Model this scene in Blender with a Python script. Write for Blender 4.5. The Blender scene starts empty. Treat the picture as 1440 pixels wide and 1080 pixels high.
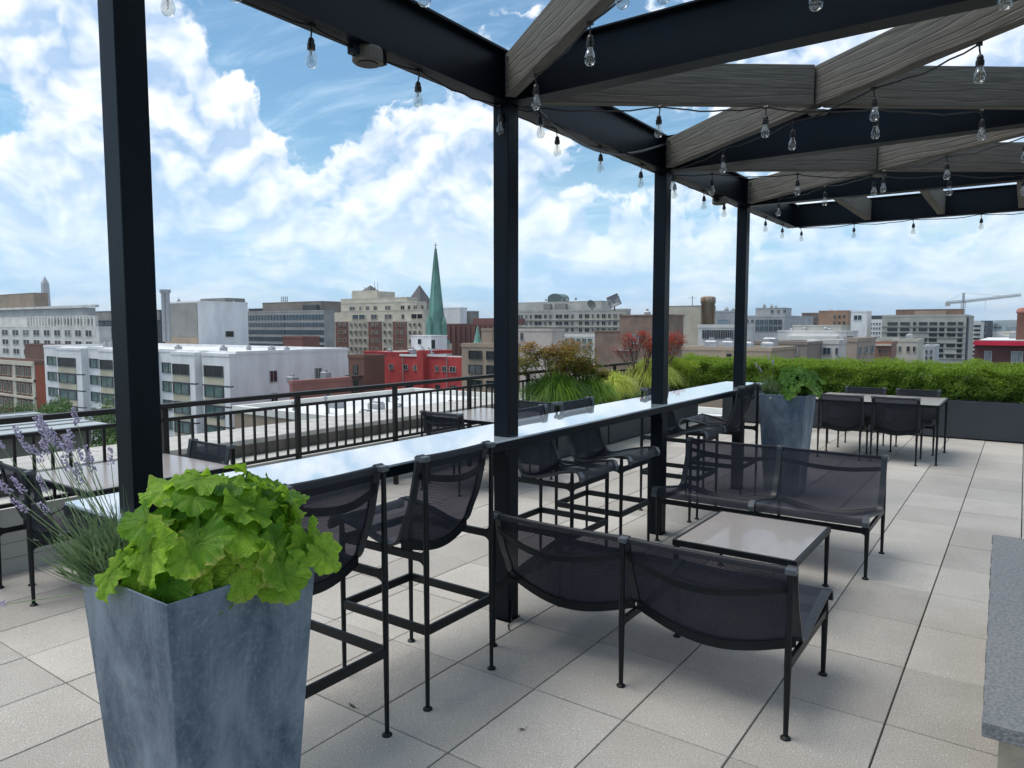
import bpy, bmesh, math, random
from mathutils import Vector, Matrix
random.seed(7)
R = math.radians
sc = bpy.context.scene
COL = sc.collection

# ------------------------------------------------------------------ camera
F, PT, YW, H = 1014.0, R(4.55), R(35.4), 1.66
cam = bpy.data.cameras.new('camera'); camo = bpy.data.objects.new('camera', cam); COL.objects.link(camo)
cam.sensor_width = 36; cam.lens = F / 1440 * 36; cam.clip_start = .05; cam.clip_end = 30000
camo.location = (0, 0, H); camo.rotation_euler = (R(90) - PT, 0, YW)
sc.camera = camo
FW = Vector((-math.sin(YW) * math.cos(PT), math.cos(YW) * math.cos(PT), -math.sin(PT)))
RT = Vector((math.cos(YW), math.sin(YW), 0)); UP = RT.cross(FW)
CP = Vector((0, 0, H))

# ------------------------------------------------------------------ light and exposure
SUN_AZ, SUN_EL = R(207), R(64)          # direction to the sun: azimuth counter-clockwise from +X
sv = sc.view_settings
sv.view_transform = 'Standard'; sv.look = 'None'; sv.exposure = 0.56; sv.gamma = 1; sv.use_curve_mapping = False
sun = bpy.data.lights.new('sun', 'SUN'); sun.energy = 2.1; sun.angle = R(42); sun.color = (1, .93, .84)
suno = bpy.data.objects.new('sun', sun); COL.objects.link(suno)
SD = Vector((math.cos(SUN_AZ) * math.cos(SUN_EL), math.sin(SUN_AZ) * math.cos(SUN_EL), math.sin(SUN_EL)))
suno.rotation_euler = SD.to_track_quat('Z', 'Y').to_euler()
sc.cycles.use_denoising = True
sc.cycles.max_bounces = 8; sc.cycles.transparent_max_bounces = 24; sc.cycles.volume_bounces = 0
sc.cycles.sample_clamp_indirect = 6


class NT:
    def __init__(s, tree): s.t = tree; s.n = tree.nodes; s.l = tree.links
    def new(s, typ, **kw):
        nd = s.n.new(typ)
        for k, v in kw.items():
            if k.startswith('i_'):
                key = k[2:]; key = int(key) if key.isdigit() else key.replace('_', ' ')
                s.set(nd.inputs[key], v)
            else: setattr(nd, k, v)
        return nd
    def set(s, inp, v):
        if isinstance(v, bpy.types.NodeSocket): s.l.new(v, inp)
        else: inp.default_value = v
    def math(s, op, a, b=0.0, c=None, clamp=False):
        m = s.n.new('ShaderNodeMath'); m.operation = op; m.use_clamp = clamp
        s.set(m.inputs[0], a); s.set(m.inputs[1], b)
        if c is not None: s.set(m.inputs[2], c)
        return m.outputs[0]
    def vmath(s, op, a, b=(0, 0, 0)):
        m = s.n.new('ShaderNodeVectorMath'); m.operation = op
        s.set(m.inputs[0], a); s.set(m.inputs[1], b)
        return m.outputs['Value'] if op in ('DOT_PRODUCT', 'LENGTH') else m.outputs[0]
    def noise(s, vec, scale, detail=3, rough=.5, dist=0.0):
        m = s.n.new('ShaderNodeTexNoise'); s.set(m.inputs['Vector'], vec)
        m.inputs['Scale'].default_value = scale; m.inputs['Detail'].default_value = detail
        m.inputs['Roughness'].default_value = rough; m.inputs['Distortion'].default_value = dist
        return m.outputs[0]
    def ramp(s, x, lo, hi, a=0.0, b=1.0, smooth=True):
        m = s.n.new('ShaderNodeMapRange'); m.interpolation_type = 'SMOOTHSTEP' if smooth else 'LINEAR'
        s.set(m.inputs[0], x)
        for k, v in ((1, lo), (2, hi), (3, a), (4, b)): s.set(m.inputs[k], v)
        return m.outputs[0]
    def mix(s, f, a, b):
        m = s.n.new('ShaderNodeMix'); m.data_type = 'RGBA'
        s.set(m.inputs[0], f)
        s.set(m.inputs[6], a if not isinstance(a, tuple) else (*a[:3], 1))
        s.set(m.inputs[7], b if not isinstance(b, tuple) else (*b[:3], 1))
        return m.outputs[2]
    def scale(s, vec, sc3):
        m = s.n.new('ShaderNodeMapping'); s.set(m.inputs[0], vec); m.inputs['Scale'].default_value = sc3
        return m.outputs[0]


# ------------------------------------------------------------------ sky
w = bpy.data.worlds.new('World'); sc.world = w; w.use_nodes = True; w.cycles.sampling_method = 'MANUAL'; w.cycles.sample_map_resolution = 256
t = NT(w.node_tree); t.n.clear()
geo = t.new('ShaderNodeTexCoord').outputs['Generated']
sky = t.new('ShaderNodeTexSky', sky_type='NISHITA', sun_disc=False, sun_elevation=SUN_EL,
            sun_rotation=R(90) - SUN_AZ, altitude=30, air_density=1.0, dust_density=.6, ozone_density=1.6)
skyc = t.vmath('SCALE', sky.outputs[0]); skyc.node.inputs['Scale'].default_value = .10
sx = t.new('ShaderNodeSeparateXYZ', i_0=geo)
dz = sx.outputs[2]
pz = t.math('ADD', t.math('MAXIMUM', dz, 0.0), .10)
pl = t.new('ShaderNodeCombineXYZ', i_0=t.math('DIVIDE', sx.outputs[0], pz), i_1=t.math('DIVIDE', sx.outputs[1], pz), i_2=1.7)
def pix_dir(x, y):
    return (RT * ((x - 720) / F) - UP * ((y - 540) / F) + FW).normalized()
def blob(px, py, width, amp):
    d = pix_dir(px, py)
    dd = t.vmath('DISTANCE', geo, tuple(d)) if False else None
    m = t.n.new('ShaderNodeVectorMath'); m.operation = 'DISTANCE'; t.set(m.inputs[0], geo); m.inputs[1].default_value = tuple(d)
    q = t.math('DIVIDE', m.outputs['Value'], width)
    return t.math('MULTIPLY', t.math('EXPONENT', t.math('MULTIPLY', t.math('MULTIPLY', q, q), -1.0)), amp)
bias = None
for b in [(290, 110, .085, .15), (360, 220, .11, .13), (500, 210, .11, .11), (610, 190, .12, .13), (240, 300, .11, .07), (780, 330, .12, .08),
          (830, 290, .09, .07), (450, 140, .055, -.34), (560, 40, .16, -.22), (400, 60, .10, -.16), (860, 215, .08, -.22), (60, 190, .08, -.12),
          (50, 260, .06, .14), (1290, 360, .14, .07), (1090, 370, .09, -.08), (640, 300, .10, -.02), (380, 370, .09, -.02),
          (100, 20, .12, .14), (1250, 90, .2, .08), (120, 330, .1, -.03)]:
    v = blob(*b); bias = v if bias is None else t.math('ADD', bias, v)
WARP = t.new('ShaderNodeTexNoise', i_Scale=5.0, i_Detail=4.0); t.set(WARP.inputs['Vector'], geo)
wv = t.vmath('SCALE', t.vmath('SUBTRACT', WARP.outputs['Color'], (.5, .5, .5))); wv.node.inputs['Scale'].default_value = .10
gw = t.vmath('ADD', geo, wv)
def cumulus(vec, det, det2):
    q = t.scale(vec, (1, 1, 1.25))
    a = t.noise(q, 3.6, det, .58, .0)
    bl = t.math('ABSOLUTE', t.math('SUBTRACT', t.noise(q, 11.0, det2, .55, .0), .5))     # rounded billows
    return t.math('ADD', a, t.math('SUBTRACT', .09, t.math('MULTIPLY', bl, 1.1)))
n0 = cumulus(gw, 10, 5)
toward = SD + Vector((0, 0, .8)); toward.normalize()
n1 = cumulus(t.vmath('ADD', gw, tuple(toward * .032)), 5, 3)
dens = t.math('ADD', n0, bias)
mask = t.math('MULTIPLY', t.ramp(dens, .472, .555), .96)
light = t.math('SUBTRACT', n0, n1)
edge = t.ramp(dens, .50, .78, 1, 0)
lit = t.math('ADD', t.math('MULTIPLY', t.ramp(light, -.08, .17, smooth=False), .90), t.math('MULTIPLY', edge, .14), clamp=True)
ccol = t.mix(lit, (.29, .43, .63), (.90, .905, .90))
# thin high veil, rippled
wis = t.noise(t.scale(pl.outputs[0], (1.0, 2.4, 1)), 1.7, 12, .66, 1.0)
wmask = t.math('MULTIPLY', t.ramp(wis, .42, .78), .50)
skyt = t.vmath('MULTIPLY', skyc, (.70, .95, .97))
base = t.mix(wmask, skyt, (.56, .71, .84))
c = t.mix(mask, base, ccol)
low = t.math("MULTIPLY", t.ramp(dz, .0, .26, .92, 0.0), 1.0)
lown = t.ramp(t.noise(t.scale(gw, (1, 1, 5)), 4.5, 10, .62, .2), .36, .62)
lowc = t.mix(lown, (.33, .54, .74), (.62, .73, .80))
c = t.mix(low, c, lowc)
grd = t.ramp(dz, -.06, -.005)
c = t.mix(grd, (.30, .34, .36), c)
bg = t.new('ShaderNodeBackground', i_Color=c, i_Strength=1.0)
t.l.new(bg.outputs[0], t.new('ShaderNodeOutputWorld').inputs[0])


# ------------------------------------------------------------------ materials
MATS = {}
def mat(name, col, rough=.6, metal=0.0, var=.25, vscale=4.0, bump=0.0, bscale=60.0, col2=None, stretch=(1, 1, 1), spec=.5, coat=0.0, lo=.3, hi=.7):
    if name in MATS: return MATS[name]
    m = bpy.data.materials.new(name); m.use_nodes = True; MATS[name] = m
    t = NT(m.node_tree); p = t.n['Principled BSDF']
    co = t.new('ShaderNodeTexCoord').outputs['Object']
    v = t.scale(co, stretch)
    n = t.noise(v, vscale, 6, .6, .2)
    c2 = col2 or tuple(c * (1 - var) for c in col)
    t.set(p.inputs['Base Color'], t.mix(t.ramp(n, lo, hi), c2, col))
    p.inputs['Roughness'].default_value = rough; p.inputs['Metallic'].default_value = metal
    p.inputs['Specular IOR Level'].default_value = spec; p.inputs['Coat Weight'].default_value = coat
    p.inputs['Coat Roughness'].default_value = .03
    if bump:
        b = t.new('ShaderNodeBump', i_Height=t.noise(v, bscale, 4, .6)); b.inputs['Strength'].default_value = bump
        b.inputs['Distance'].default_value = .01
        t.l.new(b.outputs[0], p.inputs['Normal'])
    return m

STEEL = mat('dark painted steel', (.0032, .0070, .0125), .40, var=.4, vscale=2.5, bump=.07, bscale=60, spec=.15)
FRAME = mat('graphite powder coat', (.0075, .0105, .013), .42, var=.25, vscale=9, spec=.25)
CAST = mat('cast grey aluminium', (.10, .115, .13), .38, metal=.3, var=.2, vscale=20)
RAILM = mat('bronze railing paint', (.022, .020, .018), .45, var=.3, spec=.3)
PBOX = mat('charcoal planter board', (.030, .037, .046), .55, var=.25, vscale=1.5)
SOIL = mat('dark soil', (.02, .014, .009), .95, var=.5, vscale=40, bump=.5)

def paver_mat():
    m = bpy.data.materials.new('pale concrete pavers'); m.use_nodes = True
    t = NT(m.node_tree); p = t.n['Principled BSDF']
    co = t.new('ShaderNodeTexCoord').outputs['Object']
    at = t.new('ShaderNodeAttribute', attribute_name='tint').outputs['Fac']
    big = t.noise(co, 1.3, 5, .6); fine = t.noise(co, 170, 3, .75); mid = t.noise(co, 38, 4, .7)
    c = t.mix(t.ramp(big, .3, .72), (.44, .412, .367), (.54, .512, .462))
    c = t.mix(t.math('MULTIPLY', t.ramp(fine, .42, .60), .62), c, (.20, .19, .175))
    c = t.mix(t.math('MULTIPLY', t.ramp(mid, .52, .75), .30), c, (.33, .315, .29))
    stain = t.ramp(t.noise(co, 2.6, 6, .68, .6), .60, .76)
    c = t.mix(t.math('MULTIPLY', stain, .30), c, (.20, .185, .16))
    fleck = t.new('ShaderNodeTexVoronoi', feature='F1', i_Vector=co, i_Scale=75.0)
    fl = t.math('MULTIPLY', t.ramp(fleck.outputs['Distance'], .14, .24, 1, 0), t.ramp(t.new('ShaderNodeSeparateXYZ', i_0=fleck.outputs['Color']).outputs[0], .80, .86))
    c = t.mix(t.math('MULTIPLY', fl, .8), c, (.78, .78, .76))
    hs = t.new('ShaderNodeHueSaturation', i_Color=c, i_Value=t.math('ADD', .84, t.math('MULTIPLY', at, .30)))
    t.set(p.inputs['Base Color'], hs.outputs[0]); p.inputs['Roughness'].default_value = .85
    b = t.new('ShaderNodeBump', i_Height=t.math('ADD', fine, mid)); b.inputs['Strength'].default_value = .35; b.inputs['Distance'].default_value = .004
    t.l.new(b.outputs[0], p.inputs['Normal'])
    return m
PAVER = paver_mat()

def wood_mat():
    m = bpy.data.materials.new('weathered grey timber'); m.use_nodes = True
    t = NT(m.node_tree); p = t.n['Principled BSDF']
    co = t.new('ShaderNodeTexCoord').outputs['Object']
    rnd = t.new('ShaderNodeObjectInfo').outputs['Random']
    co = t.vmath('ADD', co, t.new('ShaderNodeCombineXYZ', i_0=t.math('MULTIPLY', rnd, 37.0), i_1=t.math('MULTIPLY', rnd, 11.0), i_2=t.math('MULTIPLY', rnd, 5.0)).outputs[0])
    warp = t.noise(t.scale(co, (.42, 3, 3)), 1.5, 3, .5)
    sep = t.new('ShaderNodeSeparateXYZ', i_0=co)
    g = t.math('ADD', t.math('ADD', t.math('MULTIPLY', sep.outputs[2], 26.0), t.math('MULTIPLY', sep.outputs[1], 14.0)), t.math('MULTIPLY', warp, 6.0))
    ring = t.math('ABSOLUTE', t.math('SUBTRACT', t.math('FRACT', g), .5))
    grain = t.noise(t.scale(co, (3, 60, 60)), 1.5, 5, .65)
    c = t.mix(t.ramp(grain, .3, .7), (.068, .066, .057), (.125, .120, .103))
    c = t.mix(t.math('MULTIPLY', t.ramp(ring, .0, .12, 1, 0), .26), c, (.04, .037, .032))
    c = t.mix(t.math('MULTIPLY', t.ramp(t.noise(co, 1.5, 4, .6), .5, .75), .35), c, (.12, .085, .06))
    t.set(p.inputs['Base Color'], c); p.inputs['Roughness'].default_value = .8
    b = t.new('ShaderNodeBump', i_Height=t.math('ADD', t.ramp(ring, 0, .16), grain)); b.inputs['Strength'].default_value = .5; b.inputs['Distance'].default_value = .004
    t.l.new(b.outputs[0], p.inputs['Normal'])
    return m
WOOD = wood_mat()

def zinc_mat():
    m = bpy.data.materials.new('weathered zinc'); m.use_nodes = True
    t = NT(m.node_tree); p = t.n['Principled BSDF']
    co = t.new('ShaderNodeTexCoord').outputs['Object']
    a = t.noise(t.scale(co, (1, 1, .45)), 4.5, 7, .68, .5)
    st = t.noise(t.scale(co, (26, 26, 1.0)), 1.6, 5, .65, .3)
    fi = t.noise(co, 70, 4, .7)
    c = t.mix(t.ramp(a, .30, .72), (.042, .075, .120), (.22, .285, .36))
    c = t.mix(t.math('MULTIPLY', t.ramp(st, .5, .8), .26), c, (.30, .35, .40))
    c = t.mix(t.math('MULTIPLY', t.ramp(fi, .45, .8), .5), c, (.26, .31, .36))
    t.set(p.inputs['Base Color'], c)
    p.inputs['Metallic'].default_value = .35
    t.set(p.inputs['Roughness'], t.ramp(a, .3, .7, .55, .36))
    b = t.new('ShaderNodeBump', i_Height=fi); b.inputs['Strength'].default_value = .08; b.inputs['Distance'].default_value = .004
    t.l.new(b.outputs[0], p.inputs['Normal'])
    return m
ZINC = zinc_mat()

def mesh_fabric(name, open_, col):
    m = bpy.data.materials.new(name); m.use_nodes = True
    t = NT(m.node_tree); p = t.n['Principled BSDF']; out = t.n['Material Output']
    co = t.new('ShaderNodeTexCoord').outputs['UV']
    v = t.new('ShaderNodeSeparateXYZ', i_0=t.scale(co, (150, 150, 1)))
    wx = t.math('ABSOLUTE', t.math('SUBTRACT', t.math('FRACT', v.outputs[0]), .5))
    wy = t.math('ABSOLUTE', t.math('SUBTRACT', t.math('FRACT', v.outputs[1]), .5))
    hole = t.math('MULTIPLY', t.ramp(wx, .20, .34, 1, 0), t.ramp(wy, .14, .30, 1, 0))
    f = t.math('ADD', t.math('MULTIPLY', hole, open_ * 1.7), open_ * .38, clamp=True)
    n = t.noise(t.scale(co, (60, 300, 1)), 1.0, 2, .5)
    t.set(p.inputs['Base Color'], t.mix(n, tuple(c * .7 for c in col), tuple(c * 1.3 for c in col)))
    p.inputs['Roughness'].default_value = .55; p.inputs['Specular IOR Level'].default_value = .4
    tr = t.new('ShaderNodeBsdfTransparent', i_Color=(.86, .84, 1, 1))
    mx = t.new('ShaderNodeMixShader', i_0=f, i_1=p.outputs[0], i_2=tr.outputs[0])
    t.l.new(mx.outputs[0], out.inputs[0])
    return m
SLING = mesh_fabric('open weave sling', .16, (.010, .012, .021))
HEM = mat('sling hem', (.022, .026, .032), .55, var=.3, vscale=40)

def table_mat(name, col, rough, spec=.6, coat=1.0):
    m = mat(name, col, rough, var=.06, vscale=5, spec=spec, coat=coat)
    return m
BARTOP = table_mat('glossy pale glass', (.44, .52, .58), .05, 1.0, 1.0)
TTOP = table_mat('taupe porcelain', (.33, .295, .27), .27, .55, .30)
def thinglass(name, tint, refl=.12, extra=0.0):
    m = bpy.data.materials.new(name); m.use_nodes = True
    t = NT(m.node_tree); out = t.n['Material Output']; t.n.remove(t.n['Principled BSDF'])
    lw = t.new('ShaderNodeLayerWeight', i_Blend=.35)
    f = t.math('ADD', t.math('MULTIPLY', t.math('POWER', lw.outputs['Facing'], 2.2), .85), refl + extra, clamp=True)
    tr = t.new('ShaderNodeBsdfTransparent', i_Color=(*tint, 1)); gl = t.new('ShaderNodeBsdfGlossy', i_Roughness=.03, i_Color=(.9, .92, .93, 1))
    mx = t.new('ShaderNodeMixShader', i_0=f, i_1=tr.outputs[0], i_2=gl.outputs[0])
    t.l.new(mx.outputs[0], out.inputs[0]); return m
BULB = thinglass('clear bulb glass', (.90, .90, .88), .13)
FILA = mat('filament', (.45, .40, .33), .5)
BLACKP = mat('black rubber', (.008, .008, .009), .4)

def leaf_mat(name, dark, lite, transl=.35, veins=False, rough=.45, edge=None):
    m = bpy.data.materials.new(name); m.use_nodes = True
    t = NT(m.node_tree); p = t.n['Principled BSDF']; out = t.n['Material Output']
    co = t.new('ShaderNodeTexCoord')
    at = t.new('ShaderNodeAttribute', attribute_name='tint').outputs['Fac']
    n = t.noise(co.outputs['Object'], 9, 4, .6)
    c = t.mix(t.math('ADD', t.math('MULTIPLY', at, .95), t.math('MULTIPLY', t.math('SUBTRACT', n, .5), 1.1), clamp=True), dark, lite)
    if veins:
        uv = t.new('ShaderNodeSeparateXYZ', i_0=co.outputs['UV'])
        u7 = t.math('MULTIPLY', uv.outputs[0], 7.0)
        main = t.math('ABSOLUTE', t.math('SUBTRACT', t.math('FRACT', u7), .5))
        side = t.math('ABSOLUTE', t.math('SUBTRACT', t.math('FRACT', t.math('ADD', t.math('MULTIPLY', uv.outputs[1], 7.0), t.math('MULTIPLY', main, -4.5))), .5))
        vn = t.math('MAXIMUM', t.ramp(main, .012, .05, 1, 0), t.math('MULTIPLY', t.ramp(side, .04, .16, 1, 0), .45))
        c = t.mix(t.math('MULTIPLY', vn, .32), c, tuple(min(1, x * 1.5 + .02) for x in lite))
        mott = t.noise(co.outputs['Object'], 55, 4, .65)
        c = t.mix(t.math('MULTIPLY', t.ramp(mott, .45, .7), .5), c, tuple(x * .8 for x in dark))
        rimm = t.math('MULTIPLY', t.ramp(uv.outputs[1], .78, 1.0), t.ramp(t.noise(co.outputs['Object'], 7, 3, .6), .50, .7))
        c = t.mix(t.math('MULTIPLY', rimm, .75), c, (.50, .46, .14))
        b = t.new('ShaderNodeBump', i_Height=t.math('ADD', t.math('MULTIPLY', vn, -.9), t.math('MULTIPLY', mott, .5))); b.inputs['Strength'].default_value = .95; b.inputs['Distance'].default_value = .006
        t.l.new(b.outputs[0], p.inputs['Normal'])
    t.set(p.inputs['Base Color'], c); p.inputs['Roughness'].default_value = rough; p.inputs['Specular IOR Level'].default_value = .3
    tl = t.new('ShaderNodeBsdfTranslucent')
    t.set(tl.inputs[0], t.mix(.5, c, tuple(min(1, x * 1.5) for x in lite)))
    mx = t.new('ShaderNodeMixShader', i_0=transl, i_1=p.outputs[0], i_2=tl.outputs[0])
    t.l.new(mx.outputs[0], out.inputs[0])
    return m

# ------------------------------------------------------------------ mesh tools
class MB:
    def __init__(s): s.v = []; s.f = []; s.m = []; s.uv = []; s.tint = []; s.cur = 0; s.ctint = .5
    def face(s, idx, uv=None):
        s.f.append(tuple(idx)); s.m.append(s.cur); s.uv.append(uv); s.tint.append(s.ctint)
    def poly(s, pts, uv=None):
        b = len(s.v); s.v += [Vector(p) for p in pts]; s.face(range(b, b + len(pts)), uv)
    def hexa(s, p):     # 8 points, 0-3 bottom ccw, 4-7 top
        b = len(s.v); s.v += [Vector(q) for q in p]
        for q in ((3, 2, 1, 0), (4, 5, 6, 7), (0, 1, 5, 4), (1, 2, 6, 5), (2, 3, 7, 6), (3, 0, 4, 7)): s.face([b + i for i in q])
        return s
    def box(s, x0, x1, y0, y1, z0, z1):
        return s.hexa([(x0, y0, z0), (x1, y0, z0), (x1, y1, z0), (x0, y1, z0), (x0, y0, z1), (x1, y0, z1), (x1, y1, z1), (x0, y1, z1)])
    def cbox(s, x0, x1, y0, y1, z0, z1, c):   # top edges chamfered
        s.box(x0, x1, y0, y1, z0, z1 - c)
        b = len(s.v); z = z1 - c
        s.v += [Vector(q) for q in ((x0, y0, z), (x1, y0, z), (x1, y1, z), (x0, y1, z), (x0 + c, y0 + c, z1), (x1 - c, y0 + c, z1), (x1 - c, y1 - c, z1), (x0 + c, y1 - c, z1))]
        for q in ((4, 5, 6, 7), (0, 1, 5, 4), (1, 2, 6, 5), (2, 3, 7, 6), (3, 0, 4, 7)): s.face([b + i for i in q])
        return s
    def bar(s, a, b_, w, h, up=(0, 0, 1)):    # rectangular bar from a to b_, w sideways, h along up
        a = Vector(a); b_ = Vector(b_); d = (b_ - a).normalized(); sd = d.cross(Vector(up)).normalized() * (w / 2); u = sd.cross(d).normalized() * (h / 2)
        return s.hexa([a - sd - u, b_ - sd - u, b_ + sd - u, a + sd - u, a - sd + u, b_ - sd + u, b_ + sd + u, a + sd + u])
    def tube(s, pts, r, n=8, caps=True, sx=1.0):
        pts = [Vector(p) for p in pts]; rr = r if isinstance(r, (list, tuple)) else [r] * len(pts)
        ring = []; ref = None
        for i, p in enumerate(pts):
            d = (pts[min(i + 1, len(pts) - 1)] - pts[max(i - 1, 0)]).normalized()
            if ref is None: ref = Vector((1, 0, 0)) if abs(d.x) < .9 else Vector((0, 1, 0))
            a = (ref - d * ref.dot(d)).normalized(); b = d.cross(a); ref = a
            base = len(s.v)
            for k in range(n):
                an = 2 * math.pi * k / n; s.v.append(p + a * (math.cos(an) * rr[i] * sx) + b * (math.sin(an) * rr[i]))
            ring.append(base)
        for i in range(len(ring) - 1):
            for k in range(n): s.face((ring[i] + k, ring[i] + (k + 1) % n, ring[i + 1] + (k + 1) % n, ring[i + 1] + k))
        if caps: s.face([ring[0] + k for k in range(n)][::-1]); s.face([ring[-1] + k for k in range(n)])
        return s
    def lathe(s, prof, c=(0, 0, 0), n=12):
        c = Vector(c); st = len(s.v)
        for (r, z) in prof:
            for k in range(n): s.v.append(c + Vector((r * math.cos(2 * math.pi * k / n), r * math.sin(2 * math.pi * k / n), z)))
        for i in range(len(prof) - 1):
            for k in range(n): s.face((st + i * n + k, st + i * n + (k + 1) % n, st + (i + 1) * n + (k + 1) % n, st + (i + 1) * n + k))
        return s
    def prism(s, poly, a, th):   # polygon of 3-D points extruded by vector a*th centred
        n = len(poly); b = len(s.v); a = Vector(a) * th / 2
        s.v += [Vector(p) - a for p in poly] + [Vector(p) + a for p in poly]
        s.face([b + i for i in range(n)][::-1]); s.face([b + n + i for i in range(n)])
        for i in range(n): s.face((b + i, b + (i + 1) % n, b + n + (i + 1) % n, b + n + i))
        return s
    def build(s, name, mats, parent=None, smooth=False, origin=None, bevel=0.0, rot=None):
        used = sorted({i for f in s.f for i in f})
        if len(used) < len(s.v):
            mp = {q: i for i, q in enumerate(used)}; s.v = [s.v[i] for i in used]; s.f = [tuple(mp[i] for i in f) for f in s.f]
        me = bpy.data.meshes.new(name)
        o3 = Vector(origin) if origin else Vector((0, 0, 0))
        me.from_pydata([p - o3 for p in s.v], [], s.f)
        for m in (mats if isinstance(mats, (list, tuple)) else [mats]): me.materials.append(m)
        me.polygons.foreach_set('material_index', s.m)
        if smooth: me.polygons.foreach_set('use_smooth', [True] * len(s.f))
        if any(u is not None for u in s.uv):
            l = me.uv_layers.new(name='UVMap')
            flat = []
            for f, u in zip(s.f, s.uv):
                for k in range(len(f)): flat += list(u[k]) if u is not None else [0, 0]
            l.data.foreach_set('uv', flat)
        if any(x != .5 for x in s.tint):
            a = me.attributes.new('tint', 'FLOAT', 'FACE'); a.data.foreach_set('value', s.tint)
        me.update()
        ob = bpy.data.objects.new(name, me); COL.objects.link(ob)
        if parent: ob.parent = parent
        if rot is not None: ob.rotation_euler = rot
        if bevel:
            md = ob.modifiers.new('bevel', 'BEVEL'); md.width = bevel; md.segments = 2; md.limit_method = 'ANGLE'; md.angle_limit = R(40)
        return ob

def tag(o, label=None, cat=None, group=None, kind=None):
    if label: o['label'] = label
    if cat: o['category'] = cat
    if group: o['group'] = group
    if kind: o['kind'] = kind
    return o
def thing(name, label, cat, loc=(0, 0, 0), rz=0, group=None):
    o = bpy.data.objects.new(name, None); COL.objects.link(o); o.location = loc; o.rotation_euler = (0, 0, rz)
    o.empty_display_size = .1
    return tag(o, label, cat, group)
def dup(root, loc, rz, label, group=None):
    r = root.copy(); COL.objects.link(r); r.location = loc; r.rotation_euler = (0, 0, rz); r['label'] = label
    if group: r['group'] = group
    for ch in list(root.children):
        c = ch.copy(); COL.objects.link(c); c.parent = r
        for g in ch.children:
            d = g.copy(); COL.objects.link(d); d.parent = c
    return r

# ------------------------------------------------------------------ terrace floor
GX, GY, TX, TY = -1.314, 3.272, .4536, .61
fl = MB()
i0, i1 = int((-5.5 - GX) / TX) - 1, int((3.4 - GX) / TX)
j0, j1 = int((-2.2 - GY) / TY), int((12.9 - GY) / TY) + 1
for i in range(i0, i1 + 1):
    for j in range(j0, j1):
        fl.ctint = random.random() * .9 + .05
        dzz = random.uniform(-.0012, .0012)
        fl.cbox(GX + i * TX + .0036, GX + (i + 1) * TX - .0036, GY + j * TY + .0026, GY + (j + 1) * TY - .0026, -.05, dzz, .0022)
tag(fl.build('terrace_floor', PAVER), kind='structure')
sb = MB(); sb.box(-5.9, 3.7, -2.6, 13.5, -.45, -.052)
tag(sb.build('terrace_slab', mat('dark roof slab', (.07, .068, .062), .9)), kind='structure')

# ------------------------------------------------------------------ pergola
PX0, PX1, PZ0, PZ1 = -2.35, .38, 2.845, 3.115
PY = [1.20, 3.25, 5.33, 7.30]; YE = 9.16
per = thing('pergola', 'black steel pergola with crossed grey timber beams over the bar', 'pergola', (PX0, PY[0], 0))
def P(mb, name, m, **k):
    o3 = k.pop('at', None)
    return mb.build(name, m, per, origin=(PX0, PY[0], 0), **k)
def ibeam(mb, a, b, axis):
    # channel-like beam: web plate with thin flanges
    if axis == 'y':
        x = a[0]; mb.box(x - .012, x + .012, a[1], b[1], PZ0 + .012, PZ1 - .012)
        mb.box(x - .055, x + .055, a[1], b[1], PZ0, PZ0 + .0119); mb.box(x - .055, x + .055, a[1], b[1], PZ1 - .0119, PZ1)
    else:
        y = a[1]; mb.box(a[0], b[0], y - .012, y + .012, PZ0 + .012, PZ1 - .012)
        mb.box(a[0], b[0], y - .055, y + .055, PZ0 + .003, PZ0 + .0119); mb.box(a[0], b[0], y - .055, y + .055, PZ1 - .0119, PZ1 - .003)
for px in (PX0, PX1):
    for i, y in enumerate(PY):
        mb = MB(); mb.box(px - .05, px + .05, y - .05, y + .05, 0.006, PZ0 - .001)
        P(mb, 'post', STEEL, bevel=.004)
        mb = MB(); mb.box(px - .058, px + .058, y - .058, y + .058, .001, .0055); P(mb, 'base_plate', STEEL)
    mb = MB(); ibeam(mb, (px, -.9), (px, YE), 'y'); P(mb, 'edge_beam', STEEL)
for y in PY + [YE]:
    mb = MB(); ibeam(mb, (PX0 + .0555, y), (PX1 - .0555, y), 'x')
    if y == YE: mb.box(PX0 - .055, PX1 + .055, y + .0125, y + .02, PZ0 + .012, PZ1 - .012)
    P(mb, 'cross_beam', STEEL)
    mb = MB()
    for s_ in (-1, 1): mb.box(PX0 + .0125, PX0 + .055, y + s_ * .03 - .004, y + s_ * .03 + .004, PZ0 + .013, PZ1 - .013)
    P(mb, 'stiffener', STEEL)
def timber(a, b, short=0.0, name='timber_beam', w=.06):
    a = Vector(a); b = Vector(b); d = (b - a).normalized(); L = (b - a).length
    mb = MB(); mb.box(0, L, -w / 2, w / 2, -.107, .107)
    o = mb.build(name, WOOD, per, bevel=.004)
    o.location = (a.x - PX0, a.y - PY[0], (PZ0 + PZ1) / 2 - .008); o.rotation_euler = (0, 0, math.atan2(d.y, d.x))
    return o
ys = [-.85] + PY
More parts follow.
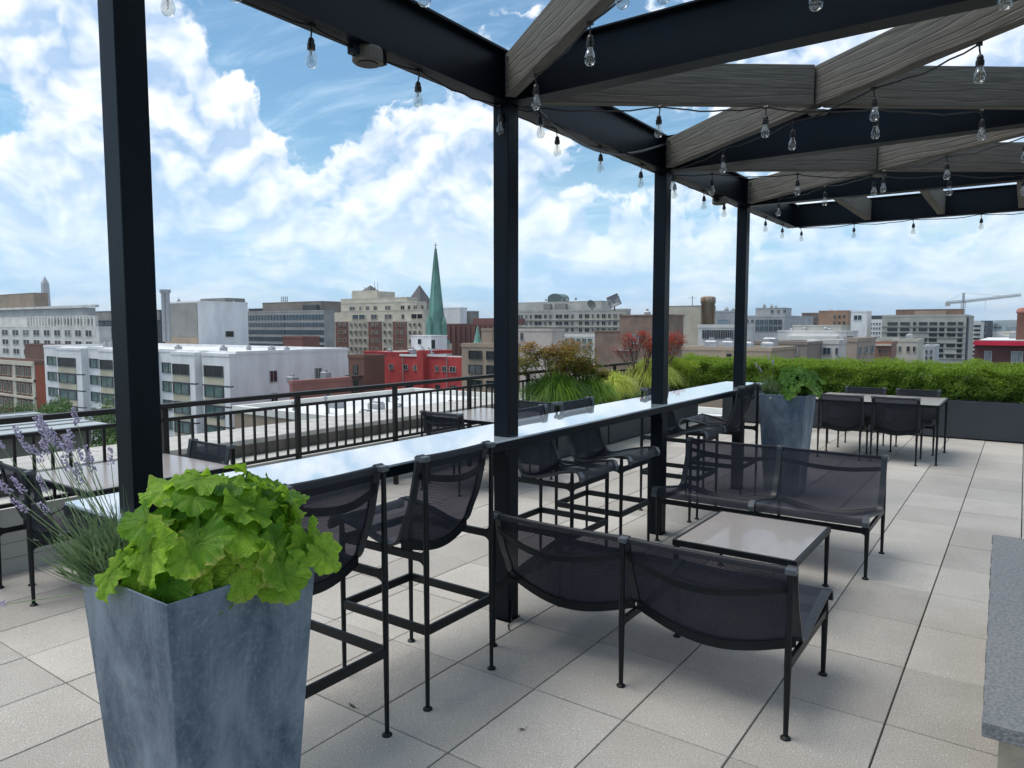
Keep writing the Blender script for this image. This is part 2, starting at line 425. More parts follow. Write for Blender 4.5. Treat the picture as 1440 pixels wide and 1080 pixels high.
for k in range(4):
    y0, y1 = ys[k] + .07, ys[k + 1] - .07
    A = Vector((PX0 + .08, y0, 0)); B = Vector((PX1 - .08, y1, 0)); C = Vector((PX0 + .08, y1, 0)); D = Vector((PX1 - .08, y0, 0))
    M = (A + B) / 2; dd = (B - A).normalized()
    timber(C, D)
    timber(A, M - dd * .038); timber(M + dd * .038, B)
    for q in (A, C):
        mb = MB(); d2 = ((D - C) if q is C else (B - A)).normalized(); nn = Vector((-d2.y, d2.x, 0))
        for zz in (2.91, 3.05):
            for s2 in (-1, 1):
                for tt in (.05,):
                    c0 = q + d2 * tt + nn * s2 * .031 + Vector((0, 0, zz)); mb.tube([c0, c0 + nn * s2 * .010], .011, 6)
        P(mb, 'bolt', CAST)
    mb = MB(); mb.lathe([(0, 2.826), (.05, 2.826), (.052, 2.8375), (0, 2.8375)], (M.x, M.y, 0), 14); P(mb, 'junction_plate', WOOD)
for x in (-1.52, -.80, -.085):
    timber((x, PY[3] + .06, 0), (x, YE - .06, 0), w=.07)
# cable clipped along the second bay
mb = MB(); mb.tube([(PX0 + .03, PY[1] + .1, 2.93)] + [(PX0 + .035, PY[1] + .1 + (PY[2] - PY[1] - .15) * u_, 2.93 + .12 * u_ - .22 * math.sin(math.pi * u_) * (1 - .3 * u_)) for u_ in [i / 14 for i in range(1, 15)]], .009, 8)
P(mb, 'conduit', mat('grey conduit', (.12, .13, .14), .4), smooth=True)
m = MB(); m.tube([(PX0 + .052, PY[1] - .02, .12), (PX0 + .058, PY[1] - .03, .03), (PX0 + .075, PY[1] - .05, .012), (PX0 + .085, PY[1] - .10, .008), (PX0 + .12, PY[1] - .14, .008)], .004, 6); P(m, 'power_lead', BLACKP, smooth=True)
# round fittings under the edge beam
def canister(y, label):
    o = thing('ceiling_light', label, 'light fitting', (PX0, y, PZ0 - .001))
    m = MB(); m.lathe([(0, 0), (.062, 0), (.066, -.012), (.066, -.055), (.058, -.062), (0, -.062)], (0, 0, 0), 20); m.build('housing', mat('taupe fitting', (.09, .085, .07), .5), o, smooth=False)
    m = MB(); m.lathe([(0, -.0625), (.045, -.0625), (.045, -.067), (0, -.067)], (0, 0, 0), 20); m.build('lens', BLACKP, o)
    m = MB(); m.box(-.02, .02, .062, .095, -.045, -.002); m.box(-.02, .02, -.095, -.062, -.045, -.002); m.build('bracket', STEEL, o)
canister(2.24, 'round taupe light fitting under the edge beam left of the centre post')
canister(6.6, 'round light fitting under the edge beam between the two farthest posts')

# ------------------------------------------------------------------ string lights
def string_light(label, pts, z=2.842, ends=(None, None)):
    pts = [Vector((p[0], p[1], z)) for p in pts]
    o = thing('string_light', label, 'string lights', pts[0], 0, 'string lights along the pergola beams')
    allp = ([Vector(ends[0])] if ends[0] else []) + pts + ([Vector(ends[1])] if ends[1] else [])
    path = []
    for a, b in zip(allp, allp[1:]):
        for k in range(8):
            u = k / 8; q = a.lerp(b, u); q.z -= .022 * 4 * u * (1 - u) * random.uniform(.7, 1.3); path.append(q)
    path.append(allp[-1])
    m = MB(); m.tube(path, .0042, 6); m.build('cable', BLACKP, o, smooth=True, origin=pts[0])
    for p in pts:
        tw = random.uniform(-.012, .012)
        m = MB(); m.tube([p + Vector((-.012, 0, 0)), p + Vector((.012, 0, 0))], .009, 6)
        m.tube([p, p + Vector((tw * .4, 0, -.025)), p + Vector((tw, 0, -.045))], .0035, 6)
        q = p + Vector((tw, 0, -.045))
        m.lathe([(.0, 0), (.009, -.001), (.013, -.01), (.0135, -.022), (.0165, -.024), (.0165, -.045), (.014, -.046), (0, -.046)], q, 10)
        h = m.build('lamp_holder', BLACKP, o, smooth=False, origin=pts[0])
        g = MB(); prof = [(.0115, -.044), (.0125, -.054), (.0175, -.068), (.0222, -.083), (.0232, -.094), (.0205, -.106), (.013, -.1145), (0, -.117)]
        g.lathe(prof, q, 14); g.build('bulb', BULB, h, smooth=True, origin=pts[0])
        g = MB(); g.tube([q + Vector((0, 0, -.046)), q + Vector((0, 0, -.066))], [.004, .0025], 6)
        for s2 in (-1, 1): g.tube([q + Vector((s2 * .003, 0, -.064)), q + Vector((s2 * .0045, 0, -.094))], .0009, 4)
        g.build('filament', FILA, h, origin=pts[0])
string_light('long string of bulbs hanging under the outer edge beam above the bar', [(PX0, y) for y in (.2, .78, 1.355, 1.943, 2.566, 3.19, 3.765, 4.312, 4.96, 5.541, 6.194, 6.73, 7.346, 8.048, 8.732)])
string_light('string of bulbs under the far end beam of the pergola', [(-2.26, YE), (-1.669, YE), (-1.074, YE), (-.44, YE), (.1, YE)])
def on(a, b, us):
    a = Vector((*a, 0)); b = Vector((*b, 0)); return [tuple(a.lerp(b, u))[:2] for u in us]
string_light('string of bulbs crossing the nearest bay from the left post', [(-2.071, 1.42), (-1.604, 1.79), (-1.115, 2.17), (-.61, 2.548), (-.107, 2.899)])
string_light('string of bulbs under the big timber rising from the centre post', [(-1.947, 2.93), (-1.449, 2.568), (-.981, 2.22), (-.45, 1.83)], z=2.846)
string_light('string of bulbs along the level timber running right from the centre post', [(-2.206, 3.36), (-1.663, 3.72), (-1.2, 4.06), (-.719, 4.435), (-.255, 4.811)], ends=((PX0, 3.25, 2.85), None))
string_light('string of bulbs under the knotty timber rising from the third post', [(-2.221, 5.24), (-1.698, 4.83), (-1.17, 4.446), (-.675, 4.071), (-.215, 3.70)], z=2.846)
string_light('string of bulbs on the level timber right of the third post', [(-2.041, 5.56), (-1.504, 5.95), (-1.02, 6.34), (-.542, 6.65), (-.074, 6.98)], ends=((PX0, 5.33, 2.85), None))
string_light('string of bulbs under the timber rising from the farthest post', [(-1.913, 6.98), (-1.441, 6.62), (-.94, 6.24), (-.506, 5.96), (-.05, 5.62)], z=2.846)

# ------------------------------------------------------------------ bar counter
bar = thing('bar_counter', 'long bar counter with glossy sky-reflecting top running through the pergola posts', 'bar counter', (-2.485, 1.11, 0))
BX0, BX1, BY0, BY1, BZ = -2.71, -2.262, 1.11, 7.95, 1.05
m = MB(); m.cbox(BX0 + .004, BX1 - .004, BY0 + .004, BY1 - .004, BZ - .010, BZ, .0015); m.build('glass_top', BARTOP, bar, origin=(-2.485, 1.11, 0))
m = MB(); m.box(BX0, BX0 + .03, BY0, BY1, BZ - .055, BZ - .0105); m.box(BX1 - .03, BX1, BY0, BY1, BZ - .055, BZ - .0105)
m.box(BX0 + .0305, BX1 - .0305, BY0, BY0 + .03, BZ - .055, BZ - .0105); m.box(BX0 + .0305, BX1 - .0305, BY1 - .03, BY1, BZ - .055, BZ - .0105)
m.build('apron', STEEL, bar, origin=(-2.485, 1.11, 0), bevel=.002)
for y in PY:
    m = MB(); m.box(BX0 + .031, BX1 - .031, y - .085, y - .052, BZ - .10, BZ - .056)
    m.build('bracket', STEEL, bar, origin=(-2.485, 1.11, 0))

# ------------------------------------------------------------------ sling seating
def catmull(pts, n=6):
    pts = [Vector(p) for p in pts]; P4 = [pts[0] * 2 - pts[1]] + pts + [pts[-1] * 2 - pts[-2]]; out = []
    for i in range(1, len(P4) - 2):
        for k in range(n):
            u = k / n; a, b, c, d = P4[i - 1:i + 3]
            out.append(.5 * ((2 * b) + (c - a) * u + (2 * a - 5 * b + 4 * c - d) * u * u + (3 * b - a - 3 * c + d) * u ** 3))
    out.append(pts[-1]); return out
def seat(name, label, cat, xs, D, zt, zs, ring=None, group=None, lean=.06, rr=.0105):
    """local frame: sitter faces -y; rear legs at y=0, front legs at y=-D; xs = frame positions across"""
    o = thing(name, label, cat, (0, 0, 0), 0, group)
    zr = zs - .075                                            # seat rail height
    x0, x1 = xs[0], xs[-1]
    for x in xs:
        # rear leg, straight up to the back top
        m = MB(); m.tube([(x, 0, .012), (x, 0, zr), (x, 0, zt - .018)], [rr * .92, rr * 1.35, rr * .95], 10, sx=.95)
        m.lathe([(0, 0), (.021, 0), (.021, .006), (.012, .013), (0, .013)], (x, 0, 0), 14); m.build('leg', FRAME, o, smooth=False)
        m = MB(); m.tube([(x, -D, .012), (x, -D, zr), (x, -D, zs + .014)], [rr * .92, rr * 1.35, rr * 1.0], 10)
        m.lathe([(0, 0), (.021, 0), (.021, .006), (.012, .013), (0, .013)], (x, -D, 0), 14); m.build('leg', FRAME, o, smooth=False)
        # side rail with rounded gussets into the legs
        m = MB(); m.box(x - .009, x + .009, -D, 0, zr - .017, zr + .017)
        for (yy, sg) in ((0, -1), (-D, 1)):
            for s2 in (-1, 1):
                g = .045; zz = zr + s2 * .017
                arc = [(x, yy + sg * (g - g * math.sin(a)), zz + s2 * (g - g * math.cos(a))) for a in [math.pi / 2 * k / 5 for k in range(6)]]
                m.prism([(x, yy, zz)] + [(x, yy + sg * g, zz)] + arc[1:5] + [(x, yy, zz + s2 * g)], (1, 0, 0), .016)
        m.build('side_rail', FRAME, o, bevel=.002)
    m = MB(); m.box(x0, x1, -D - .008, -D + .008, zr - .020, zr + .016)
    g = .04
    for x in xs:
        for sg in (-1, 1):
            if (x == x0 and sg < 0) or (x == x1 and sg > 0): continue
            for s2 in (-1, 1):
                zz = zr + (.016 if s2 > 0 else -.020)
                arc = [(x + sg * (g - g * math.sin(a)), -D, zz + s2 * (g - g * math.cos(a))) for a in [math.pi / 2 * k / 5 for k in range(1, 5)]]
                m.prism([(x, -D, zz), (x + sg * g, -D, zz)] + arc + [(x, -D, zz + s2 * g)], (0, 1, 0), .015)
    m.build('front_rail', FRAME, o, bevel=.002)
    if ring:
        m = MB(); z = ring; h = .020
        m.box(x0, x1, -D - .008, -D + .008, z - h, z + h); m.box(x0, x1, -.008, .008, z - h, z + h)
        for x in (x0, x1): m.box(x - .008, x + .008, -D + .009, -.009, z - h, z + h)
        m.build('foot_rail', FRAME, o, bevel=.002)
    # profile of the sling: back top -> crease -> seat -> waterfall
    prof = [(-.013, zt - .022), (-.018, zt + .001), (-.036, zt + .003), (-.042, zt - .035), (-.082, zs + (zt - zs) * .42), (-.125, zs + .045), (-.155, zs - .022), (-.20, zs - .046), (-.27, zs - .040), (-D * .72, zs - .008), (-D - .015, zs + .022), (-D - .055, zs + .012), (-D - .068, zs - .035)]
    cv = catmull([(0, p[0], p[1]) for p in prof], 4); ns = len(cv)
    for x in xs:
        m = MB(); hw = .019; bb = len(m.v)
        for i, p in enumerate(cv):
            tdir = (cv[min(i + 1, ns - 1)] - cv[max(i - 1, 0)]).normalized(); nr = Vector((0, tdir.z, -tdir.y)) * .006
            for dx, sg in ((-hw, -1), (hw, -1), (hw, 1), (-hw, 1)): m.v.append(Vector((x + dx, p.y, p.z)) + nr * sg)
        for i in range(ns - 1):
            for k in range(4): m.face((bb + i * 4 + k, bb + i * 4 + (k + 1) % 4, bb + i * 4 + 4 + (k + 1) % 4, bb + i * 4 + 4 + k))
        m.face((bb, bb + 1, bb + 2, bb + 3)); e = bb + (ns - 1) * 4; m.face((e + 3, e + 2, e + 1, e))
        m.build('sling_frame', FRAMESIDE, o)
        m = MB(); m.box(x - .0205, x + .0205, -.046, .013, zt - .017, zt + .007); m.build('end_cap', CAST, o, bevel=.004)
        m = MB(); m.prism([(x, -D - .074, zs - .037), (x, -D - .078, zs - .008), (x, -D - .060, zs + .022), (x, -D - .02, zs + .031), (x, -D - .02, zs + .024), (x, -D - .054, zs + .014), (x, -D - .066, zs - .037)], (1, 0, 0), .041); m.build('end_cap', CAST, o)
    ln = [0]
    for a, b in zip(cv, cv[1:]): ln.append(ln[-1] + (b - a).length)
    tot = ln[-1]
    for a, b in zip(xs, xs[1:]):
        m = MB(); h = MB(); h2 = MB(); xa, xb = a + .019, b - .019; N = 10; grid = []
        wide = (b - a)
        for i, p in enumerate(cv):
            tdir = (cv[min(i + 1, ns - 1)] - cv[max(i - 1, 0)]).normalized(); nr = Vector((0, tdir.z, -tdir.y))   # towards rear / down
            if nr.y < 0 and nr.z > 0: nr = -nr
            u = ln[i] / tot; sag = .092 * wide * math.exp(-((u - .44) / .24) ** 2) + .02 * wide * math.sin(math.pi * min(1, max(0, u)))
            row = []
            for k in range(N + 1):
                v = k / N; q = Vector((xa + (xb - xa) * v, p.y, p.z)); dn = Vector((0, .5, -.86)) if u < .5 else Vector((0, .15, -.98))
                q += dn * sag * 4 * v * (1 - v); row.append(q)
            grid.append(row)
        hemn = 3
        base = 0
        m.v = [q for row in grid for q in row]; h.v = [q.copy() for row in grid for q in row]; h2.v = [q.copy() for row in grid for q in row]
        for i in range(ns - 1):
            top = i < 4 * 2 or i >= ns - 1 - 4
            tgt = (h if i < 8 else h2) if top else m
            for k in range(N):
                v0, v1 = xa + (xb - xa) * k / N, xa + (xb - xa) * (k + 1) / N
                tgt.face((i * (N + 1) + k, i * (N + 1) + k + 1, (i + 1) * (N + 1) + k + 1, (i + 1) * (N + 1) + k), [(v0, ln[i]), (v1, ln[i]), (v1, ln[i + 1]), (v0, ln[i + 1])])
        m.build('sling', SLING, o, smooth=True)
        h.build('sling_hem', HEMS, o, smooth=True); h2.build('sling_hem', HEMS, o, smooth=True)
        # curved cross bars behind the back and under the crease
        def bow(y, z, dy, dz, hgt, nm, xa=xa - .012, xb=xb + .012):
            mm = MB(); pts = [Vector((xa + (xb - xa) * k / 14, y + dy * math.sin(math.pi * k / 14), z + dz * math.sin(math.pi * k / 14))) for k in range(15)]
            bb = 0
            for i, p in enumerate(pts):
                for (q1, q2) in ((-.006, -hgt / 2), (.006, -hgt / 2), (.006, hgt / 2), (-.006, hgt / 2)): mm.v.append(p + Vector((0, q1, q2)))
            for i in range(14):
                for k in range(4): mm.face((i * 4 + k, i * 4 + (k + 1) % 4, i * 4 + 4 + (k + 1) % 4, i * 4 + 4 + k))
            mm.face((3, 2, 1, 0)); e = 14 * 4; mm.face((e, e + 1, e + 2, e + 3))
            mm.build(nm, FRAME, o, bevel=.0)
        bow(-.034, zt - .085, .06 * wide / .5, -.034 * wide / .5, .030, 'back_bar')
        bow(-.150, zs - .040, .026 * wide / .5, -.050 * wide / .5, .040, 'crease_bar')
    return o
FRAMESIDE = mat('sling side strip', (.026, .031, .038), .42, var=.2, vscale=14, metal=.1)
HEMS = mesh_fabric('sling double weave', .06, (.012, .014, .020))

SG = 'bar stools along the counter'
stool = seat('bar_stool', 'nearest bar stool, its mesh back partly behind the leafy planter', 'bar stool', (-.23, .23), .53, 1.105, .745, ring=.352, group=SG)
stool.location = (-2.045, 1.77, 0); stool.rotation_euler = (0, 0, R(-90))
dup(stool, (-2.045, 2.475, 0), R(-90), 'second bar stool from the left, back turned, beside the centre post')
dup(stool, (-2.10, 6.86, 0), R(-90), 'bar stool with its back to us at the far end of the counter')
dup(stool, (-2.775, 4.03, 0), R(90), 'bar stool facing us under the counter just right of the centre post')
dup(stool, (-2.775, 4.70, 0), R(90), 'bar stool facing us under the counter just left of the third post')
dup(stool, (-2.775, 6.15, 0), R(90), 'bar stool facing us under the counter just right of the third post')

BG = 'two-seat mesh benches around the low table'
bx = (-.737, 0, .737)
bench = seat('mesh_bench', 'nearer two-seat black mesh bench seen from behind', 'bench', bx, .66, .695, .385, group=BG, lean=.065, rr=.0115)
bench.location = (-1.453, 2.915, 0); bench.rotation_euler = (0, 0, R(180))
b2 = dup(bench, (-1.525, 5.79, 0), 0, 'farther two-seat mesh bench facing us beyond the low table', BG); b2.scale = (1, 1, 1.04)

CG = 'mesh dining chairs around the dining tables'
chair = seat('dining_chair', 'dining chair at the far table, back to us, right one', 'chair', (-.245, .245), .50, .805, .44, group=CG)
chair.location = (-1.245, 9.72, 0); chair.rotation_euler = (0, 0, R(180))
dup(chair, (-1.86, 9.72, 0), R(180), 'dining chair at the far table, back to us, beside the zinc planter')
dup(chair, (-1.80, 11.15, 0), 0, 'dining chair facing us against the hedge, left one of the two')
dup(chair, (-1.15, 11.15, 0), 0, 'dining chair facing us against the hedge, right one of the two')
dup(chair, (-5.0, 1.76, 0), R(180), 'dining chair at the left edge behind the lavender flowers')
dup(chair, (-4.86, 3.03, 0), 0, 'dining chair facing us at the near left table, behind the leftmost post')
dup(chair, (-4.70, 5.38, 0), R(180), 'dining chair by the railing with its back to us, left of the centre post')
dup(chair, (-4.52, 6.85, 0), 0, 'dining chair facing us beyond the table behind the centre post')

def table(name, label, x0, x1, y0, y1, z, leg=.014, apron=.035, over=0.0, group=None, rim=.02):
    cx, cy = (x0 + x1) / 2, (y0 + y1) / 2
    o = thing(name, label, 'table', (cx, cy, 0), 0, group); W, Dp = (x1 - x0) / 2, (y1 - y0) / 2
    m = MB(); m.cbox(-W + rim, W - rim, -Dp + rim, Dp - rim, z - .014, z + .001, .001); m.build('tabletop', TTOP, o)
    m = MB(); r2 = rim - .0006
    m.box(-W, -W + r2, -Dp, Dp, z - apron, z); m.box(W - r2, W, -Dp, Dp, z - apron, z)
    m.box(-W + rim, W - rim, -Dp, -Dp + r2, z - apron, z); m.box(-W + rim, W - rim, Dp - r2, Dp, z - apron, z)
    m.build('apron', FRAME, o, bevel=.002)
    for sx_ in (-1, 1):
        for sy_ in (-1, 1):
            m = MB(); x = sx_ * (W - .018); y = sy_ * (Dp - .018)
            m.tube([(x, y, .012), (x, y, z - apron)], [leg * .8, leg * 1.1], 10); m.lathe([(0, 0), (.022, 0), (.022, .006), (.013, .013), (0, .013)], (x, y, 0), 14)
            g = .05
            for (ax, s2) in (((1, 0, 0), -sx_), ((0, 1, 0), -sy_)):
                arc = [Vector((x, y, z - apron)) + Vector(ax) * s2 * (g - g * math.sin(a)) + Vector((0, 0, -(g - g * math.cos(a)))) for a in [math.pi / 2 * k / 5 for k in range(1, 5)]]
                m.prism([Vector((x, y, z - apron)), Vector((x, y, z - apron)) + Vector(ax) * s2 * g] + arc + [Vector((x, y, z - apron - g))], Vector(ax).cross(Vector((0, 0, 1))), .014)
            m.build('leg', FRAME, o)
    return o
table('low_table', 'low square taupe topped table between the two mesh benches', -1.675, -.955, 4.02, 4.86, .385)
TG = 'taupe topped dining tables'
table('dining_table', 'dining table with four chairs in front of the long hedge', -2.27, -.785, 9.86, 11.0, .725, group=TG)
table('dining_table', 'dining table behind the lavender and the leftmost post', -5.16, -4.285, 1.88, 2.83, .725, group=TG)
table('dining_table', 'dining table by the railing just left of the centre post', -5.10, -4.12, 5.62, 6.58, .725, group=TG)

# floor plate under the far dining table
m = MB(); m.cbox(-1.02, -.66, 9.98, 10.30, .0015, .008, .002)
tag(m.build('floor_plate', mat('pale metal plate', (.42, .42, .40), .5)), 'small pale square plate on the paving by the far dining table leg', 'floor plate')

# dry leaves on the paving
DRY = mat('dry leaf', (.10, .065, .035), .8, var=.5, vscale=80)
rnd = random.Random(12)
for (x, y, lb) in ((-2.33, 2.07, 'tiny curled dry leaf on the paving between the legs of the two nearest stools'), (-1.62, 2.35, 'tiny dry leaf on the paving in front of the nearer bench')):
    m = MB(); an = rnd.uniform(0, 6.28); L = rnd.uniform(.018, .032); pts = [(-1, 0, .002), (-.4, .32, .006), (.3, .28, .004), (1, 0, .007), (.3, -.26, .002), (-.4, -.3, .001)]
    m.poly([(p[0] * L * math.cos(an) - p[1] * L * math.sin(an), p[0] * L * math.sin(an) + p[1] * L * math.cos(an), p[2] + .001) for p in pts]); m.tube([(-L * math.cos(an), -L * math.sin(an), .003), (-L * 1.6 * math.cos(an + .2), -L * 1.6 * math.sin(an + .2), .002)], .0008, 4)
    o = m.build('dry_leaf', DRY); o.location = (x, y, .0015); tag(o, lb, 'leaf', 'tiny dry leaves fallen on the paving')

# ------------------------------------------------------------------ stone topped wall at the right
o = thing('stone_counter', 'low wall topped with a rough grey stone slab at the right edge', 'low wall', (.6, 3.8, 0))
m = MB()
def rag(a, b, n, amp):
    return [Vector(a).lerp(Vector(b), k / n) + Vector((random.uniform(-amp, amp), random.uniform(-amp, amp), 0)) for k in range(n)]
q = rag((-.052, 2.545, 0), (.30, 2.545, 0), 10, .0015) + rag((.30, 2.545, 0), (.30, 4.95, 0), 10, .001) + rag((.30, 4.95, 0), (-.103, 4.95, 0), 10, .001) + rag((-.103, 4.95, 0), (-.052, 2.545, 0), 70, .0035)
m.prism([p + Vector((0, 0, .438)) for p in q], (0, 0, 1), .045)
m.build('stone_slab', mat('flamed bluestone', (.255, .26, .262), .8, var=.4, vscale=95, bump=1.0, bscale=90, col2=(.15, .16, .17), lo=.36, hi=.64), o, origin=(.6, 3.8, 0))
m = MB(); m.box(-.010, .26, 2.61, 4.86, .004, .4145); m.build('wall_base', mat('beige cast block', (.44, .39, .31), .85, var=.3, vscale=9, bump=.6, bscale=40), o, origin=(.6, 3.8, 0))

# ------------------------------------------------------------------ zinc planters
def planter(x, y, label, zr=0.0):
    o = thing('zinc_planter', label, 'planter', (x, y, 0), zr, 'tall tapered zinc planters')
    m = MB(); a, b, h, th = .158, .222, 1.0, .006
    def ring(hw, z): return [Vector((sx_ * hw, sy_ * hw, z)) for sx_, sy_ in ((-1, -1), (1, -1), (1, 1), (-1, 1))]
    rs = [ring(a, .002), ring(b, h), ring(b - th, h), ring(b - .03, h - .09)]
    for rg in rs: m.v += rg
    for i in range(3):
        for k in range(4): m.face((i * 4 + k, i * 4 + (k + 1) % 4, i * 4 + 4 + (k + 1) % 4, i * 4 + 4 + k))
    m.face((3, 2, 1, 0)); m.build('body', ZINC, o, bevel=.003)
    m = MB(); m.poly(ring(b - .012, h - .06)); m.build('soil', SOIL, o)
    m = MB(); s_ = b - .0037
    c0 = Vector((-.105, -s_ - .002, h - .035)); m.tube([c0, c0 + Vector((0, -.005, 0))], .013, 18); m.build('rivet', mat('rivet', (.36, .40, .42), .5), o)
    return o
planter(-1.857, 1.105, 'big zinc planter in the foreground with lime leaves and lavender')
planter(-1.90, 7.40, 'zinc planter beyond the farther bench beside the far dining table')

# ---- lime big-leaf plant
def leaf(m, c, nrm, tip, size, ruff=.15, seed=0):
    rnd = random.Random(seed); n = 90; rings = [0, .18, .36, .55, .72, .87, 1.0]
    nrm = nrm.normalized(); tip = (tip - nrm * tip.dot(nrm)).normalized(); side = nrm.cross(tip)
    b0 = len(m.v); ph = rnd.uniform(0, 6.28); cup = rnd.uniform(-.28, .10); m.ctint = rnd.random()
    def rad(th):
        lob = abs(math.cos(3.5 * th / 1.0 )) ** .75
        r = .84 + .17 * lob ** .7 + .045 * abs(math.sin(th * 10.5 + .5)) ** .6 + .02 * math.sin(th * 31 + ph)
        back = math.exp(-((abs(th) - math.pi) / .20) ** 2)
        return r * (1 - .62 * back) * (1.03 if abs(th) < .5 else 1)
    for ri, q in enumerate(rings):
        for k in range(n):
            th = -math.pi + 2 * math.pi * (k + .5) / n; r = rad(th) * size * q * .5
            z = size * (cup * q * q * .55 + ruff * .45 * q * q * math.sin(th * 3 + ph) + ruff * .38 * q ** 3 * math.sin(th * 7 + ph * 2) + ruff * .22 * q ** 4 * math.sin(th * 17 + ph) + .022 * q * (abs(math.cos(3.5 * th)) ** 2 - .5) + .012 * math.sin(q * 22 + th * 9))
            m.v.append(c + tip * (r * math.cos(th)) + side * (r * math.sin(th)) + nrm * z)
    for ri in range(len(rings) - 1):
        for k in range(n - 1):
            u0, u1 = (k + .5) / n, (k + 1.5) / n; a, b = rings[ri], rings[ri + 1]
            i = b0 + ri * n + k
            m.face((i, i + 1, i + n + 1, i + n), [(u0, a), (u1, a), (u1, b), (u0, b)])
LIME = leaf_mat('lime leaf', (.060, .19, .012), (.37, .60, .050), .42, veins=True, rough=.5)
GREENL = leaf_mat('mid green leaf', (.035, .11, .012), (.15, .32, .05), .32, veins=True, rough=.5)
STEMG = mat('green stem', (.10, .17, .05), .6)
def bigleaf(name, c, label, nleaf, spread, hgt, size, mt, seed, droop=()):
    rnd = random.Random(seed); c = Vector(c); o = thing(name, label, 'plant', c)
    m = MB(); s_ = MB()
    for k in range(nleaf):
        u = (k + .5) / nleaf; ph = math.acos(1 - u * 1.02) if u < .98 else 1.5; az = k * 2.39996 + rnd.uniform(-.25, .25)
        d = Vector((math.sin(ph) * math.cos(az) * spread[0], math.sin(ph) * math.sin(az) * spread[1], math.cos(ph) * hgt + .02))
        p = c + d * rnd.uniform(.76, 1.12)
        nr = Vector((math.cos(az) * math.sin(ph), math.sin(az) * math.sin(ph), math.cos(ph) + .18)) + Vector((rnd.uniform(-.5, .5), rnd.uniform(-.5, .5), rnd.uniform(-.35, .25)))
        tip = Vector((math.cos(az), math.sin(az), -.6 * math.sin(ph))) + Vector((rnd.uniform(-.5, .5), rnd.uniform(-.5, .5), -.2))
        leaf(m, p, nr, tip, size * rnd.uniform(.72, 1.15), seed=seed * 100 + k)
        s_.tube([c + Vector((d.x * .15, d.y * .15, -.05)), c + d * .5 + Vector((0, 0, .02)), p], [.004, .003, .0025], 5)
    for (p, nr, tip, sz) in droop:
        leaf(m, Vector(p), Vector(nr), Vector(tip), sz, seed=int(sz * 1000) + seed)
        s_.tube([c, (c + Vector(p)) / 2 + Vector((0, 0, .05)), Vector(p)], [.004, .003, .0025], 5)
    for k in range(nleaf // 2):      # small inner leaves
        az = rnd.uniform(0, 6.28); r = rnd.uniform(.2, .75)
        p = c + Vector((math.cos(az) * spread[0] * r, math.sin(az) * spread[1] * r, hgt * rnd.uniform(.15, .6)))
        leaf(m, p, Vector((math.cos(az) * .8, math.sin(az) * .8, rnd.uniform(.2, 1))), Vector((math.cos(az), math.sin(az), -.3)), size * rnd.uniform(.5, .8), seed=seed * 77 + k)
    m.build('leaves', mt, o, smooth=True, origin=c); s_.build('stems', STEMG, o, smooth=True, origin=c)
bigleaf('leafy_plant', (-1.80, 1.135, 1.0), 'lime green plant with big ruffled leaves in the foreground planter', 56, (.195, .225), .225, .160, LIME, 3,
        droop=[((-1.68, 1.02, .985), (.9, -.5, .3), (.3, -.3, -1), .14), ((-1.60, 1.18, 1.0), (.9, -.3, .5), (.6, .2, -1), .16), ((-1.60, 1.33, 1.02), (.8, .1, .5), (.4, .5, -.8), .13),
               ((-1.90, .88, 1.02), (-.1, -.9, .5), (-.5, -.3, -.8), .13)])
bigleaf('leafy_plant', (-1.80, 7.42, 1.0), 'green big-leaf plant in the far zinc planter', 30, (.20, .24), .24, .15, GREENL, 9)

